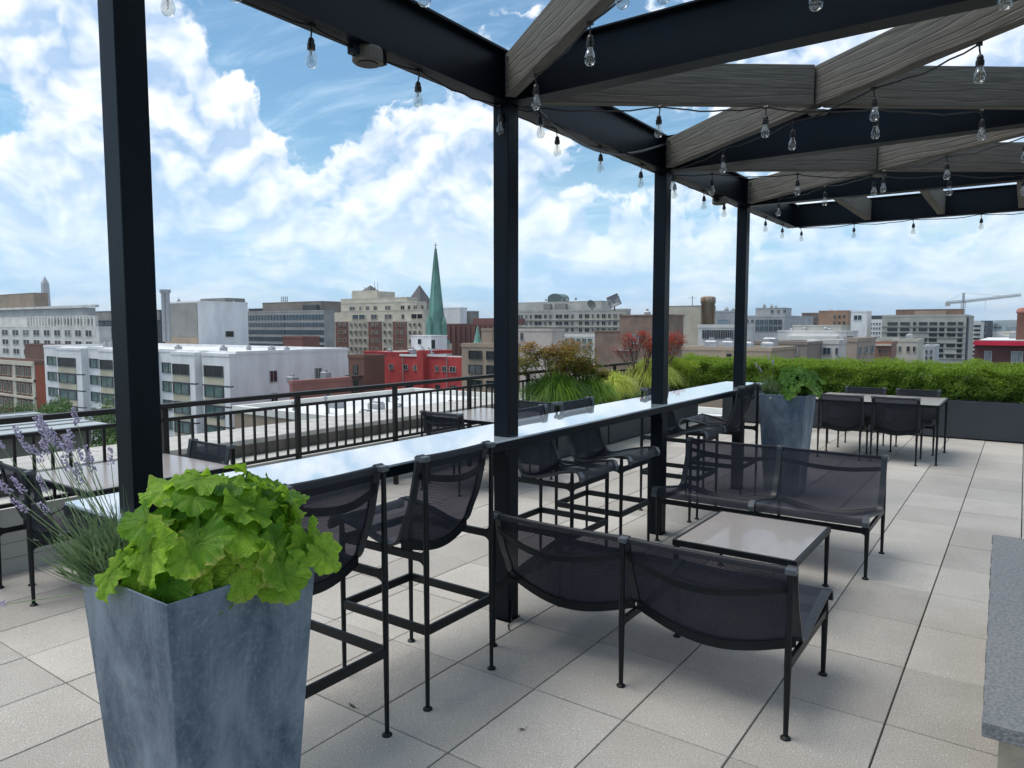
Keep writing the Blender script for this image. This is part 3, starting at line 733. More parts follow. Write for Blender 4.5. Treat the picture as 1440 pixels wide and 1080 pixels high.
# ---- lavender
LAVG = leaf_mat('lavender foliage', (.085, .15, .065), (.30, .40, .20), .3)
LAVF = mat('lavender flower', (.50, .46, .60), .8, var=.35, vscale=60, col2=(.30, .25, .38))
def lavender(name, c, label, n, nf, dirn, ln, seed, tall=1.0):
    rnd = random.Random(seed); c = Vector(c); o = thing(name, label, 'plant', c); m = MB(); f = MB()
    for k in range(n):
        b = c + Vector((rnd.uniform(-.05, .05), rnd.uniform(-.06, .06), -.04))
        d = (Vector(dirn) + Vector((rnd.uniform(-.55, .55), rnd.uniform(-.55, .55), rnd.uniform(-.35, .65)))).normalized()
        L = ln * rnd.uniform(.45, .9); up = Vector((0, 0, 1)); pts = [b + d * L * u + up * (.22 * L * u * u) for u in (0, .35, .7, 1)]
        m.ctint = rnd.random(); m.tube(pts, [.0018, .0016, .0012, .0005], 4, caps=False)
        for q in range(11):       # narrow leaves
            p = pts[0].lerp(pts[2], rnd.uniform(.1, 1)); ld = (d + Vector((rnd.uniform(-.7, .7), rnd.uniform(-.7, .7), rnd.uniform(-.1, .9)))).normalized() * rnd.uniform(.03, .06)
            sd = ld.cross(up).normalized() * .0016; m.ctint = rnd.random(); m.poly([p - sd, p + ld * .5 - sd * 1.4, p + ld, p + ld * .5 + sd * 1.4, p + sd])
    for k in range(nf):
        b = c + Vector((rnd.uniform(-.05, .05), rnd.uniform(-.06, .06), 0))
        d = (Vector(dirn) + Vector((rnd.uniform(-.62, .62), rnd.uniform(-.5, .5), rnd.uniform(-.15, .85) * tall))).normalized(); L = ln * rnd.uniform(.95, 1.45)
        pts = [b + d * L * u + Vector((0, 0, .25 * L * u * u)) for u in (0, .3, .6, .85, 1)]
        m.ctint = .8; m.tube(pts, [.0015, .0013, .0011, .001, .0008], 5, caps=False)
        ax = (pts[-1] - pts[-2]).normalized()
        spike(f, pts[-1], ax, rnd.uniform(.035, .06), rnd)
    # one stem lying out flat
    if tall > .9:
        a = c + Vector((.02, -.03, -.02)); e = a + Vector((-.30, -.165, -.075)); m.tube([a, a.lerp(e, .5) + Vector((0, 0, -.008)), e], [.0016, .0013, .0012], 5, caps=False)
        spike(f, e, Vector((-1, -.3, .1)).normalized(), .035, rnd)
    m.build('foliage', LAVG, o, origin=c); f.build('flowers', LAVF, o, smooth=True, origin=c)
def spike(f, p, ax, L, rnd):
    s1 = ax.cross(Vector((0, 0, 1))); s1 = s1.normalized() if s1.length > .01 else Vector((1, 0, 0)); s2 = ax.cross(s1)
    nn = int(L / .0052)
    for i in range(nn):
        for q in range(4):
            an = rnd.uniform(0, 6.28); r = .0065 * (1 - .55 * (i / nn) ** 2)
            c = p + ax * (i * L / nn + rnd.uniform(-.002, .002)) + (s1 * math.cos(an) + s2 * math.sin(an)) * r
            rr = rnd.uniform(.0018, .0032); f.tube([c - ax * rr, c, c + (ax + (s1 * math.cos(an) + s2 * math.sin(an)) * .8).normalized() * rr * 1.4], [rr * .6, rr, rr * .35], 5)
lavender('lavender_plant', (-1.985, .965, .99), 'lavender with pale purple flower spikes leaning out of the foreground planter', 190, 28, (-.75, -.42, .56), .255, 5)
lavender('lavender_plant', (-2.03, 7.30, 1.0), 'feathery green lavender without open flowers in the far zinc planter', 110, 5, (-.2, -.3, .95), .22, 6, tall=.5)

# ------------------------------------------------------------------ planter beds, hedge, grasses, maples
def cloud(m, n, fn, size, rnd, flat=.5):
    for k in range(n):
        c, nr, sh = fn(rnd); nr = (nr + Vector((rnd.gauss(0, .6), rnd.gauss(0, .6), rnd.gauss(0, .6)))).normalized()
        a = nr.orthogonal().normalized(); a.rotate(Matrix.Rotation(rnd.uniform(0, 6.28), 3, nr)); b = nr.cross(a); s_ = size * rnd.uniform(.6, 1.3)
        m.ctint = min(1, max(0, sh + rnd.uniform(-.25, .25)))
        m.poly([c - a * s_, c - b * s_ * flat + nr * s_ * .15, c + a * s_, c + b * s_ * flat + nr * s_ * .15])
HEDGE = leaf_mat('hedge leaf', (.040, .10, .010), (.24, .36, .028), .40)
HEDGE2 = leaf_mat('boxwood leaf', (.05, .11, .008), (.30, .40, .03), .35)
def hedge(name, label, x0, x1, y0, y1, z0, z1, n, mt, seed, size=.022):
    rnd = random.Random(seed); o = thing(name, label, 'hedge', ((x0 + x1) / 2, (y0 + y1) / 2, z0))
    import mathutils.noise as mn
    m = MB()
    def fn(r):
        x = r.uniform(x0, x1); y = r.uniform(y0, y1)
        f_ = r.random()
        top = z1 + .11 * mn.noise(Vector((x * 2.6, y * 2.6, seed))) + .07 * mn.noise(Vector((x * 9, y * 9, seed)))
        if f_ < .38: z = top - abs(r.gauss(0, .05)); nr = Vector((0, 0, 1))
        else:
            z = z0 + (top - z0) * r.random() ** .8; side = r.random()
            bump = .14 * mn.noise(Vector((x * 4, z * 5, seed + 3)))
            if side < .74: y = y0 - .02 + bump + abs(r.gauss(0, .06)) - .04 * ((z - z0) / (z1 - z0)); nr = Vector((0, -1, .3))
            elif side < .84: x = x1 - abs(r.gauss(0, .06)) + bump; nr = Vector((1, 0, .3))
            else: nr = Vector((0, 0, 1))
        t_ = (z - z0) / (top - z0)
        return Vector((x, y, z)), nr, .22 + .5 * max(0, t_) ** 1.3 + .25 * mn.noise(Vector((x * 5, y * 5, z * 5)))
    cloud(m, n, fn, size, rnd)
    # upright new shoots
    for k in range(n // 28):
        x = rnd.uniform(x0, x1); y = rnd.uniform(y0, y1 - .05); zt = z1 + .11 * mn.noise(Vector((x * 2.6, y * 2.6, seed)))
        for q in range(7):
            c = Vector((x + rnd.uniform(-.015, .015), y + rnd.uniform(-.015, .015), zt + q * .014)); a = Vector((rnd.uniform(-1, 1), rnd.uniform(-1, 1), rnd.uniform(.4, 1.2))).normalized() * size * .8
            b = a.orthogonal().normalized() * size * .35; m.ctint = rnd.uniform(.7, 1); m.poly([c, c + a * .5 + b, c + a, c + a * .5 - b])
    m.build('foliage', mt, o, origin=o.location)
    m = MB()
    for k in range(int((x1 - x0) / .3)):
        x = x0 + .15 + k * .3; m.tube([(x, (y0 + y1) / 2, z0 - .1), (x + .03, (y0 + y1) / 2, z1 - .15)], [.02, .008], 6)
        for q in range(5): m.tube([(x, (y0 + y1) / 2, z0 + .03), (x + rnd.uniform(-.2, .2), (y0 + y1) / 2 + rnd.uniform(-.2, .2), z1 - .12)], [.008, .004], 5)
    m.build('stems', mat('brown stem', (.07, .05, .035), .8), o, origin=o.location)
    m = MB(); m.box(x0 + .1, x1 - .1, y0 + .2, y1 - .1, z0, z1 - .2)   # solid dark core box filling the hedge
    m.build('inner_core', mat('dark hedge core', (.018, .026, .008), .95, var=.6, vscale=30), o, origin=o.location)
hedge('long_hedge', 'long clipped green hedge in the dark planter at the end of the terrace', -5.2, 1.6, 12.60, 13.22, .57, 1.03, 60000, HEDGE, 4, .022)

def bed(label, x0, x1, y0, y1, h):
    o = thing('planter_box', label, 'planter box', ((x0 + x1) / 2, (y0 + y1) / 2, 0), 0, 'dark planter boxes along the terrace edge'); t_ = .03
    m = MB(); m.box(x0, x1, y0, y0 + t_, .02, h); m.box(x0, x1, y1 - t_, y1, .02, h); m.box(x0, x0 + t_, y0 + t_ + .0005, y1 - t_ - .0005, .02, h); m.box(x1 - t_, x1, y0 + t_ + .0005, y1 - t_ - .0005, .02, h)
    m.build('box', PBOX, o, origin=o.location, bevel=.004)
    m = MB(); m.box(x0 + .04, x1 - .04, y0 + .04, y1 - .04, .04, h - .04); m.build('soil', SOIL, o, origin=o.location)
bed('long charcoal planter box holding the hedge across the end', -4.3, 1.8, 12.45, 13.28, .57)
bed('charcoal planter box by the railing with the big green grass mound', -5.27, -4.68, 7.15, 8.90, .56)
bed('charcoal planter box by the railing with the yellow grasses', -5.27, -4.70, 8.97, 10.95, .56)
bed('charcoal planter box by the railing under the boxwood shrubs', -5.27, -4.72, 11.02, 12.40, .56)
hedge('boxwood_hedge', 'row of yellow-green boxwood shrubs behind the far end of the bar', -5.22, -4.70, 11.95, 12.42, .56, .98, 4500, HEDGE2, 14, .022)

GRASS = leaf_mat('grass blade', (.03, .10, .010), (.20, .36, .035), .35)
YGRASS = leaf_mat('golden grass blade', (.24, .33, .03), (.62, .66, .16), .40)
def grass(name, label, c, n, rad, hgt, mt, seed, wid=.005):
    rnd = random.Random(seed); c = Vector(c); o = tag(bpy.data.objects.new(name, None), label, 'ornamental grass', 'ornamental grasses in the terrace planters'); o.location = c; COL.objects.link(o); m = MB()
    for k in range(n):
        az = rnd.uniform(0, 6.283); ou = rnd.random() ** .6; b = c + Vector((math.cos(az), math.sin(az), 0)) * rad * .25 * rnd.random()
        d = Vector((math.cos(az), math.sin(az), 0)); sd = Vector((-d.y, d.x, 0)); rr = rad * ou * rnd.uniform(.8, 1.15); hh = hgt * rnd.uniform(.75, 1.12) * (1 - .35 * ou)
        m.ctint = min(1, max(0, rnd.gauss(.5, .28))); prev = None; N = 6
        for i in range(N + 1):
            u = i / N; p = b + d * rr * (u ** 1.3) + Vector((0, 0, hh * (math.sin(u * (1.9 + .75 * ou)) / 1.0) * (1 if u < .6 else 1)))
            w_ = wid * (1 - u ** 2) + .0006
            cur = (p - sd * w_, p + sd * w_)
            if prev: m.poly([prev[0], prev[1], cur[1], cur[0]])
            prev = cur
    m.build('blades', mt, o, origin=c)
grass('grass_clump', 'big dark green grass mound under the bronze maple', (-4.95, 7.95, .50), 3000, .54, .56, GRASS, 21, .0055)
grass('grass_clump', 'fresh green grass clump on the right side of the dark mound', (-4.82, 8.60, .50), 1500, .46, .50, leaf_mat('fresh grass', (.06, .17, .01), (.34, .52, .06), .35), 22, .005)
grass('grass_clump', 'lower golden grass tussock left of the third post', (-4.90, 9.45, .50), 1500, .46, .50, YGRASS, 23, .0055)
grass('grass_clump', 'taller golden grass tussock directly behind the third post', (-4.95, 10.85, .50), 1900, .54, .64, YGRASS, 24, .0065)

GLOW = leaf_mat('creeper leaf', (.015, .06, .02), (.06, .16, .06), .25)
m = MB(); rnd = random.Random(5)
cloud(m, 2200, lambda r: (Vector((r.uniform(-5.2, -4.62), r.uniform(9.6, 10.4), .56 + abs(r.gauss(0, .05)))), Vector((0, 0, 1)), .5), .02, rnd)
tag(m.build('ground_cover', GLOW), 'low dark green creeper between the two golden grasses', 'plant')

def maple(name, label, c, h, spread, n, mt, seed, bare=.3, size=.022):
    rnd = random.Random(seed); c = Vector(c); o = thing(name, label, 'small tree', c); br = MB(); m = MB(); tips = []
    def grow(p, d, L, r, lev):
        e = p + d * L; br.tube([p, (p + e) / 2 + Vector((rnd.uniform(-1, 1), rnd.uniform(-1, 1), 0)) * L * .06, e], [r, r * .85, r * .65], 6, caps=False)
        if lev == 0: tips.append((e, d)); return
        if lev <= 2: tips.append((e, d))
        for k in range(rnd.choice((2, 3, 3))):
            nd = (d + Vector((rnd.uniform(-1, 1) * spread, rnd.uniform(-1, 1) * spread, rnd.uniform(-.1, .45)))).normalized(); grow(e, nd, L * rnd.uniform(.62, .85), r * .6, lev - 1)
    for k in range(4): grow(c, Vector((rnd.uniform(-.5, .5) * spread * 1.6, rnd.uniform(-.5, .5) * spread * 1.6, 1)).normalized(), h * .26, .014, 4)
    zt = max(t_[0].z for t_ in tips)
    for (e, d) in tips:
        for k in range(n):
            q = e + Vector((rnd.gauss(0, .035), rnd.gauss(0, .035), rnd.gauss(0, .022))); sh = (q.z - c.z) / (zt - c.z)
            nr = (Vector((rnd.gauss(0, .4), rnd.gauss(0, .4), 1))).normalized(); a = nr.orthogonal().normalized(); a.rotate(Matrix.Rotation(rnd.uniform(0, 6.28), 3, nr)); b = nr.cross(a)
            m.ctint = min(1, max(0, sh * 1.9 - 1.22 + rnd.uniform(-.2, .25))); s_ = size * rnd.uniform(.7, 1.2)
            for an in (-1.2, -.6, 0, .6, 1.2):      # palmate, five narrow lobes
                dv = a * math.cos(an) + b * math.sin(an); sv_ = nr.cross(dv); ll = s_ * (1.3 if an == 0 else 1.05 if abs(an) < 1 else .75)
                m.poly([q, q + dv * ll * .5 + sv_ * ll * .16, q + dv * ll - nr * ll * .2, q + dv * ll * .5 - sv_ * ll * .16])
    m.build('leaves', mt, o, origin=c); br.build('branches', mat('maple bark', (.10, .06, .04), .7), o, smooth=True, origin=c)
MB1 = leaf_mat('bronze maple leaf', (.075, .19, .016), (.36, .15, .045), .38)
MB2 = leaf_mat('red maple leaf', (.22, .07, .035), (.48, .05, .03), .35)
maple('bronze_maple', 'bushy bronze and green maple above the dark grass mound', (-4.98, 7.95, .62), 1.06, .80, 12, MB1, 33, size=.026)
maple('bronze_maple', 'right-hand bushy bronze maple overlapping the larger one', (-4.98, 8.42, .60), .84, .85, 11, MB1, 35, size=.026)
maple('red_maple', 'slender red-leaved maple just right of the third post', (-4.95, 11.6, .58), 1.22, .52, 5, MB2, 41, size=.026)
maple('red_maple', 'thin red maple branchlets just left of the third post', (-5.02, 10.55, .58), 1.18, .38, 3, MB2, 43, size=.024)

# ------------------------------------------------------------------ terrace edge wall, parapet, railing
o = thing('edge_wall', 'pale painted block wall under the left railing', 'wall', (-5.6, 6, 0))
m = MB(); m.box(-5.93, -5.52, -2.5, 13.4, -.05, .44); m.build('wall', mat('painted block', (.50, .50, .46), .8, var=.12, vscale=3, bump=.3, bscale=25), o, origin=(-5.6, 6, 0))
m = MB()
for z in (.10, .205, .31): m.box(-5.5198, -5.5185, -2.5, 13.4, z - .002, z + .002)
m.build('mortar_line', mat('dark mortar', (.25, .25, .23), .9), o, origin=(-5.6, 6, 0))  # mortar courses, a darker grey than the blocks
o = thing('outer_parapet', 'wide stone coped parapet outside the left railing', 'parapet', (-6.3, 6, 0))
m = MB(); m.box(-6.6, -5.97, -2.5, 13.6, -3, .55); m.build('wall', mat('stained render', (.20, .18, .155), .85, var=.5, vscale=6, stretch=(1, 1, .3)), o, origin=(-6.3, 6, 0))
for k in range(9):
    y = -2.5 + k * 1.8; m = MB(); m.cbox(-6.66, -5.935, y + .004, y + 1.796, .551, .60, .006); m.build('coping_stone', mat('limestone coping', (.50, .485, .45), .8, var=.3, vscale=7, bump=.3, bscale=30), o, origin=(-6.3, 6, 0))

def railing(label, x0, y0, x1, y1, posts, nb, step, start):
    o = thing('railing', label, 'railing', (x0, y0, 0)); A = Vector((x0, y0, 0)); B = Vector((x1, y1, 0)); d = (B - A).normalized()
    for nm, z, w_, h_ in (('top_rail', 1.052, .062, .038), ('upper_rail', .948, .032, .026), ('bottom_rail', .50, .032, .026)):
        m = MB(); m.bar(A + Vector((0, 0, z)), B + Vector((0, 0, z)), w_, h_); m.build(nm, RAILM, o, origin=A, bevel=.003)
    for s_ in posts:
        p = A + d * s_; m = MB(); m.box(p.x - .021, p.x + .021, p.y - .021, p.y + .021, 0.0, 1.0325); m.build('post', RAILM, o, origin=A, bevel=.003)
        m = MB(); m.bar(p + Vector((0, 0, .43)), p + Vector((-.16 if abs(d.y) > .5 else 0, 0, .40)), .03, .03); m.build('wall_bracket', RAILM, o, origin=A)
    for k in range(nb):
        s_ = start + k * step
        if any(abs(s_ - q) < .045 for q in posts): continue
        p = A + d * s_; m = MB(); m.box(p.x - .0085, p.x + .0085, p.y - .0085, p.y + .0085, .5135, .9345); m.build('baluster', RAILM, o, origin=A)
railing('bronze-black metal railing along the left terrace edge', -5.35, .45, -5.35, 13.35, [.002 + i * 1.24 for i in range(11)], 100, 1.24 / 11, 0.0)
railing('dark metal railing behind the long hedge', -5.35, 13.36, 2.0, 13.36, [i * 1.5 for i in range(5)], 0, .1, 0)

# ------------------------------------------------------------------ city
GZ = -27.0
m = MB(); m.box(-9000, 9000, -9000, 12000, GZ - 2, GZ)
tag(m.build('city_ground', mat('city ground', (.10, .105, .095), .9, var=.5, vscale=.02)), kind='structure')

def hray(px, py=459.3): return RT * ((px - 720) / F) - UP * ((py - 540) / F) + FW
def at(px, depth): q = CP + hray(px) * depth; return Vector((q.x, q.y, 0))
def zat(py, px, depth):      # height seen at row py for a point at (px, depth)
    d = hray(px, py); g = hray(px); k = math.hypot(g.x, g.y) * depth / math.hypot(d.x, d.y); return H + d.z * k
def along(C, dr, px):        # distance t along dr from C at which the point is seen at column px
    k = (px - 720) / F; rc = RT - FW * k
    q = Vector((C.x, C.y, 0)) - Vector((0, 0, 0)); ax = rc.x * q.x + rc.y * q.y; bx = rc.x * dr.x + rc.y * dr.y
    return -(ax) / bx if abs(bx) > 1e-9 else 0
MX, PYD = Vector((-1, 0, 0)), Vector((0, 1, 0))
GLASS = mat('dark window glass', (.022, .030, .036), .08, var=.6, vscale=.35, spec=.8)
GLASSG = mat('green curtain window', (.035, .10, .09), .15, var=.7, vscale=.9, spec=.7, col2=(.16, .22, .21))
GLASSB = mat('blue window glass', (.05, .085, .11), .08, var=.5, vscale=.2, spec=.8)
BLIND = mat('window with pale blind', (.17, .175, .17), .12, var=.5, vscale=.7, spec=.7, col2=(.06, .065, .07))
FRAMEW = mat('pale window frame', (.42, .43, .42), .6)
FRAMED = mat('dark window frame', (.05, .05, .05), .6)
def wallm(name, col, var=.26, bump=.2, vs=.22, **k): return mat(name, tuple(min(.80, c * 1.36) for c in col), .88, var=var, vscale=vs, bump=bump, bscale=5, **k)
WHITEP = wallm('white painted brick', (.64, .635, .62), var=.18, vs=.5, stretch=(1, 1, .3)); CREAM = wallm('cream stone', (.46, .42, .34)); BROWN = wallm('brown brick', (.135, .066, .048)); RED = wallm('red painted brick', (.38, .042, .040), var=.35, vs=.5, stretch=(1, 1, .4))
TAN = wallm('tan brick', (.27, .21, .155)); TAUPE = wallm('weathered taupe brick', (.20, .14, .11), var=.35, vs=.6); CONC = wallm('grey concrete', (.34, .33, .29)); GREYB = wallm('grey block', (.20, .195, .185)); OFFW = wallm('white concrete grid', (.55, .54, .50))
DARKC = wallm('dark cladding', (.055, .06, .065)); BEIGEP = wallm('beige spandrel', (.42, .38, .28)); ROOFW = wallm('white membrane roof', (.55, .56, .56), vs=.15); ROOFG = wallm('grey gravel roof', (.24, .235, .22)); PINKB = wallm('faded red brick', (.28, .12, .10))
METAL = mat('roof metal', (.36, .37, .38), .45, metal=.4)

UNITS = {}
def unit_window(gm, fm):
    key = (gm.name, fm.name)
    if key not in UNITS:
        m = MB(); t_ = .07
        m.cur = 1; m.box(0, 1, -.06, .05, 0, .04); m.box(0, 1, -.03, .05, .95, 1); m.box(0, t_, -.03, .05, .0401, .9499); m.box(1 - t_, 1, -.03, .05, .0401, .9499); m.box(.475, .525, -.02, .04, .0401, .9499)
        m.cur = 0; m.box(t_ + .001, .474, -.008, .03, .041, .949); m.box(.526, 1 - t_ - .001, -.008, .03, .041, .949)
        UNITS[key] = m
        me_ob = m.build('window', [gm, fm]); UNITS[key] = me_ob.data; bpy.data.objects.remove(me_ob)
    return UNITS[key]
def unit_ribbon(gm, fm):
    key = ('r', gm.name, fm.name)
    if key not in UNITS:
        m = MB(); m.cur = 0; m.box(0, 1, -.03, .03, 0, 1); m.cur = 1
        for k in range(13): m.box(k / 12.0 - .003, k / 12.0 + .003, -.06, .02, .002, .998)
        ob = m.build('window_band', [gm, fm]); UNITS[key] = ob.data; bpy.data.objects.remove(ob)
    return UNITS[key]

class Building:
    """axis-aligned block: near corner at column pc and depth dc; one face runs along -X to column pl, the other along +Y to column pr"""
    def __init__(s, name, label, cat, pc, dc, top, pl, pr, wall, roof=ROOFG, group=None, base=None, par=.45):
        s.C = at(pc, dc); s.pc, s.dc = pc, dc
        s.w = abs(along(s.C, MX, pl)); s.d = abs(along(s.C, PYD, pr)); s.zt = zat(top, pc, dc)
        s.w = min(s.w, 400); s.d = min(max(s.d, 4), 400)
        s.root = thing(name, label, cat, (s.C.x, s.C.y, GZ), 0, group); s.O = (s.C.x, s.C.y, GZ); s.n = 0; s.roofm = roof
        s.block(0, s.w, 0, s.d, base if base is not None else GZ, s.zt, wall, 'wall', roof, par)
    def block(s, a0, a1, b0, b1, z0, z1, wall, nm='wall', roof=None, par=.0):
        """a: distance west of the corner, b: distance north"""
        C = s.C; m = MB(); m.box(C.x - a1, C.x - a0, C.y + b0, C.y + b1, z0, z1); m.build(nm, wall, s.root, origin=s.O)
        if roof:
            m = MB(); x0, x1, y0, y1 = C.x - a1, C.x - a0, C.y + b0, C.y + b1; e = .08
            if par:
                for q in ((x0 - e, x1 + e, y0 - e, y0 + .35), (x0 - e, x1 + e, y1 - .35, y1 + e), (x0 - e, x0 + .35, y0 + .3501, y1 - .3501), (x1 - .35, x1 + e, y0 + .3501, y1 - .3501)): m.box(q[0], q[1], q[2], q[3], z1 + .001, z1 + par)
                m.build('parapet', wall, s.root, origin=s.O)
                m = MB()
            m.box(x0 + .36, x1 - .36, y0 + .36, y1 - .36, z1 + .002, z1 + .05); m.build('roof', roof, s.root, origin=s.O)
    def za(s, py): return zat(py, s.pc, s.dc)
    def aL(s, px): return abs(along(s.C, MX, px))
    def bR(s, px): return abs(along(s.C, PYD, px))
    def win(s, face, c0, c1, z0, z1, gm=GLASS, fm=FRAMEW, ribbon=False, out=0.0):
        if s.n >= 98: return
        s.n += 1
        if gm is GLASS and not ribbon and (s.n * 7 + int(s.O[0])) % 10 < 3: gm = BLIND
        me = unit_ribbon(gm, fm) if ribbon else unit_window(gm, fm)
        o = bpy.data.objects.new('window', me); COL.objects.link(o); o.parent = s.root
        lo, hi = min(c0, c1), max(c0, c1)
        if face == 'L': o.location = (-hi, -.02 - out, z0 - GZ); o.scale = (hi - lo, 3, z1 - z0)
        else: o.location = (.02 + out, lo, z0 - GZ); o.rotation_euler = (0, 0, R(90)); o.scale = (hi - lo, 3, z1 - z0)
        return o
    def grid(s, face, cols, rows, gm=GLASS, fm=FRAMEW, ribbon=False, out=0.0, skip=0.0, seed=1):
        rnd = random.Random(seed)
        f = s.aL if face == 'L' else s.bR
        for (r0, r1) in rows:
            for (c0, c1) in cols:
                if rnd.random() < skip: continue
                s.win(face, f(c0), f(c1), s.za(r1), s.za(r0), gm, fm, ribbon, out)
    def band(s, face, c0, c1, r0, r1, mt, nm='trim', out=.12):
        f = s.aL if face == 'L' else s.bR; a, b = sorted((f(c0), f(c1))); z0, z1 = s.za(r1), s.za(r0); C = s.C; m = MB()
        if face == 'L': m.box(C.x - b, C.x - a, C.y - out, C.y - .002, z0, z1)
        else: m.box(C.x + .002, C.x + out, C.y + a, C.y + b, z0, z1)
        m.build(nm, mt, s.root, origin=s.O)
    def set(s, p0, p1, b, depth, py0, py1, wall, nm, par=.2):
        """set-back storey: front face b metres behind the main face, seen between columns p0 and p1"""
        C2 = s.C + PYD * b; a0, a1 = sorted((along(C2, MX, p1), along(C2, MX, p0)))
        s.block(a0, a1, b, b + depth, (s.zt + .06) if py0 is None else s.za(py0) + .3, s.za(py1), wall, nm, ROOFG, par); return a0, a1
    def top(s, a0, a1, b0, b1, py, wall, nm='penthouse', roof=None):
        s.block(a0, a1, b0, b1, s.zt + .06, s.za(py), wall, nm, roof, 0)
    def boxes(s, n, seed, smax=2.5, z=None):
        rnd = random.Random(seed); z = z if z is not None else s.zt + .051
        for k in range(n):
            sz = rnd.uniform(.5, smax * .6); a = rnd.uniform(1, max(1.5, s.w - sz - 1)); b = rnd.uniform(1, max(1.2, min(s.d, 14) - sz - .5)); h = rnd.uniform(.35, .9) * (1 + smax * .12); C = s.C
            m = MB(); m.cbox(C.x - a - sz, C.x - a, C.y + b, C.y + b + sz * .8, z, z + h, .1); m.box(C.x - a - sz * .7, C.x - a - sz * .3, C.y + b + sz * .2, C.y + b + sz * .5, z + h + .001, z + h + .25); m.build('roof_unit', METAL, s.root, origin=s.O)
def rng(a, b, n, fill=.6): st = (b - a) / n; return [(a + st * (k + .5 - fill / 2), a + st * (k + .5 + fill / 2)) for k in range(n)]

# -- white apartment block with bays (mid left)
b = Building('apartment_block', 'long white painted apartment block with stepped window bays and a blank side wall', 'building', 331, 106, 499, 60, 489, WHITEP, ROOFW, par=.5)
rows = [(515, 531), (544, 560), (573, 589), (602, 618), (631, 646)]
for (p0, p1) in ((86, 121), (146, 171), (188, 222), (248, 281), (292, 330.5)):
    a0, a1 = sorted((b.aL(p0), b.aL(p1))); C = b.C
    m = MB(); m.box(C.x - a1, C.x - max(a0, .02), C.y - 1.1, C.y - .003, GZ, b.zt - .25); m.build('bay', WHITEP, b.root, origin=b.O)
    m = MB(); m.box(C.x - a1 - .05, C.x - max(a0, .02) + .05, C.y - 1.2, C.y - .003, b.zt - .249, b.zt + .2); m.build('bay_roof', WHITEP, b.root, origin=b.O)
    for i, (r0, r1) in enumerate(rows):
        z1, z0 = b.za(r0), b.za(r1); q0, q1 = a0 + (a1 - a0) * .22, a1 - (a1 - a0) * .06
        b.win('L', q0, q1, z0, z1, GLASSG if i else GLASS, FRAMED, out=1.1)
        m = MB(); m.box(C.x - q1, C.x - q0, C.y - 1.16, C.y - 1.101, z0 - 1.15, z0 - .05); m.build('spandrel', BEIGEP, b.root, origin=b.O)
        m = MB(); m.box(C.x - a1 - .01, C.x - max(a0, .02) + .01, C.y - 1.13, C.y - .5, z0 - 1.42, z0 - 1.22); m.build('gap_shade_strip', FRAMED, b.root, origin=b.O)  # dark strip paints in the shade of a gap at each floor
b.grid('L', [(64, 79), (124, 143), (174, 185), (226, 244), (283, 291)], rows, GLASSG, FRAMED)
b.grid('R', [(377, 388), (441, 451)], [(524, 541)], GLASS, FRAMEW); b.grid('R', [(378, 388)], [(557, 570)], GLASS, FRAMEW)
b.boxes(9, 3, 2.0)
b = Building('brick_annex', 'small faded red brick house against the white apartment wall', 'house', 409, 88, 541, 405, 492, PINKB, ROOFG); b.grid('R', [(456, 462)], [(556, 568)]); b.boxes(2, 5)
# -- penthouse block
b = Building('stair_tower_block', 'tall block, grey brick on one side and white on the other, with flue pipes', 'building', 279, 150, 425, 232, 349, WHITEP, ROOFG, par=.3)
b.band('L', 232.4, 278.6, 426, 474, GREYB, 'grey_brick_face', .15); b.band('L', 232.4, 278.6, 474.5, 496, TAN, 'tan_face', .15)
b.grid('R', [(317, 328)], [(466, 474)], GLASS, FRAMED)
b.set(283, 318, 10, 5, None, 416, GREYB, 'penthouse', 0); b.boxes(2, 8, .9)
for p_ in (238, 243.5):
    m = MB(); q = at(p_, 148); m.tube([(q.x, q.y - 1.0, b.za(480)), (q.x, q.y - 1.0, b.za(413))], .45, 10); m.lathe([(0, 0), (.7, 0), (.7, .7), (0, .7)], (q.x, q.y - 1.0, b.za(413)), 10); m.build('flue_pipe', METAL, b.root, origin=b.O)

# -- white office, stepped, far left
b = Building('office_block', 'white gridded office block with stepped top floors and beige penthouse at far left', 'building', 139, 245, 461, -70, 143, OFFW, ROOFG)
b.grid('L', [(k * 14.7 + 2, k * 14.7 + 11.5) for k in range(-1, 10)], [(464, 473.5), (480, 488.5), (495, 504)], GLASS, OFFW)
b.set(-60, 126, 3, 3, None, 443.5, OFFW, 'upper_floor')
b.set(-60, 123, 4, 3, 443.5, 432, wallm('silver panel', (.33, .335, .34)), 'upper_floor')
C = b.C; a_ = b.aL(125)
for k in range(22):
    x = C.x - 9 - k * 2.6; m = MB(); m.box(x - .35, x + .35, C.y + 2.5, C.y + 2.99, b.zt + .1, b.za(443.5)); m.build('mullion', OFFW, b.root, origin=b.O)
m = MB(); m.box(C.x - b.w, C.x - 8.3, C.y + 3.0, C.y + 4.2, b.za(432) + .25, b.za(432) + 1.1); m.build('roof_edge', OFFW, b.root, origin=b.O)
for k in range(18):
    x = C.x - 10.5 - k * 2.0; b.win('L', -(x - C.x), -(x - C.x) + 1.3, b.za(455.5), b.za(447.5), out=-3.03)
b.set(-40, 50, 5, 5, 432, 404.5, TAN, 'penthouse')


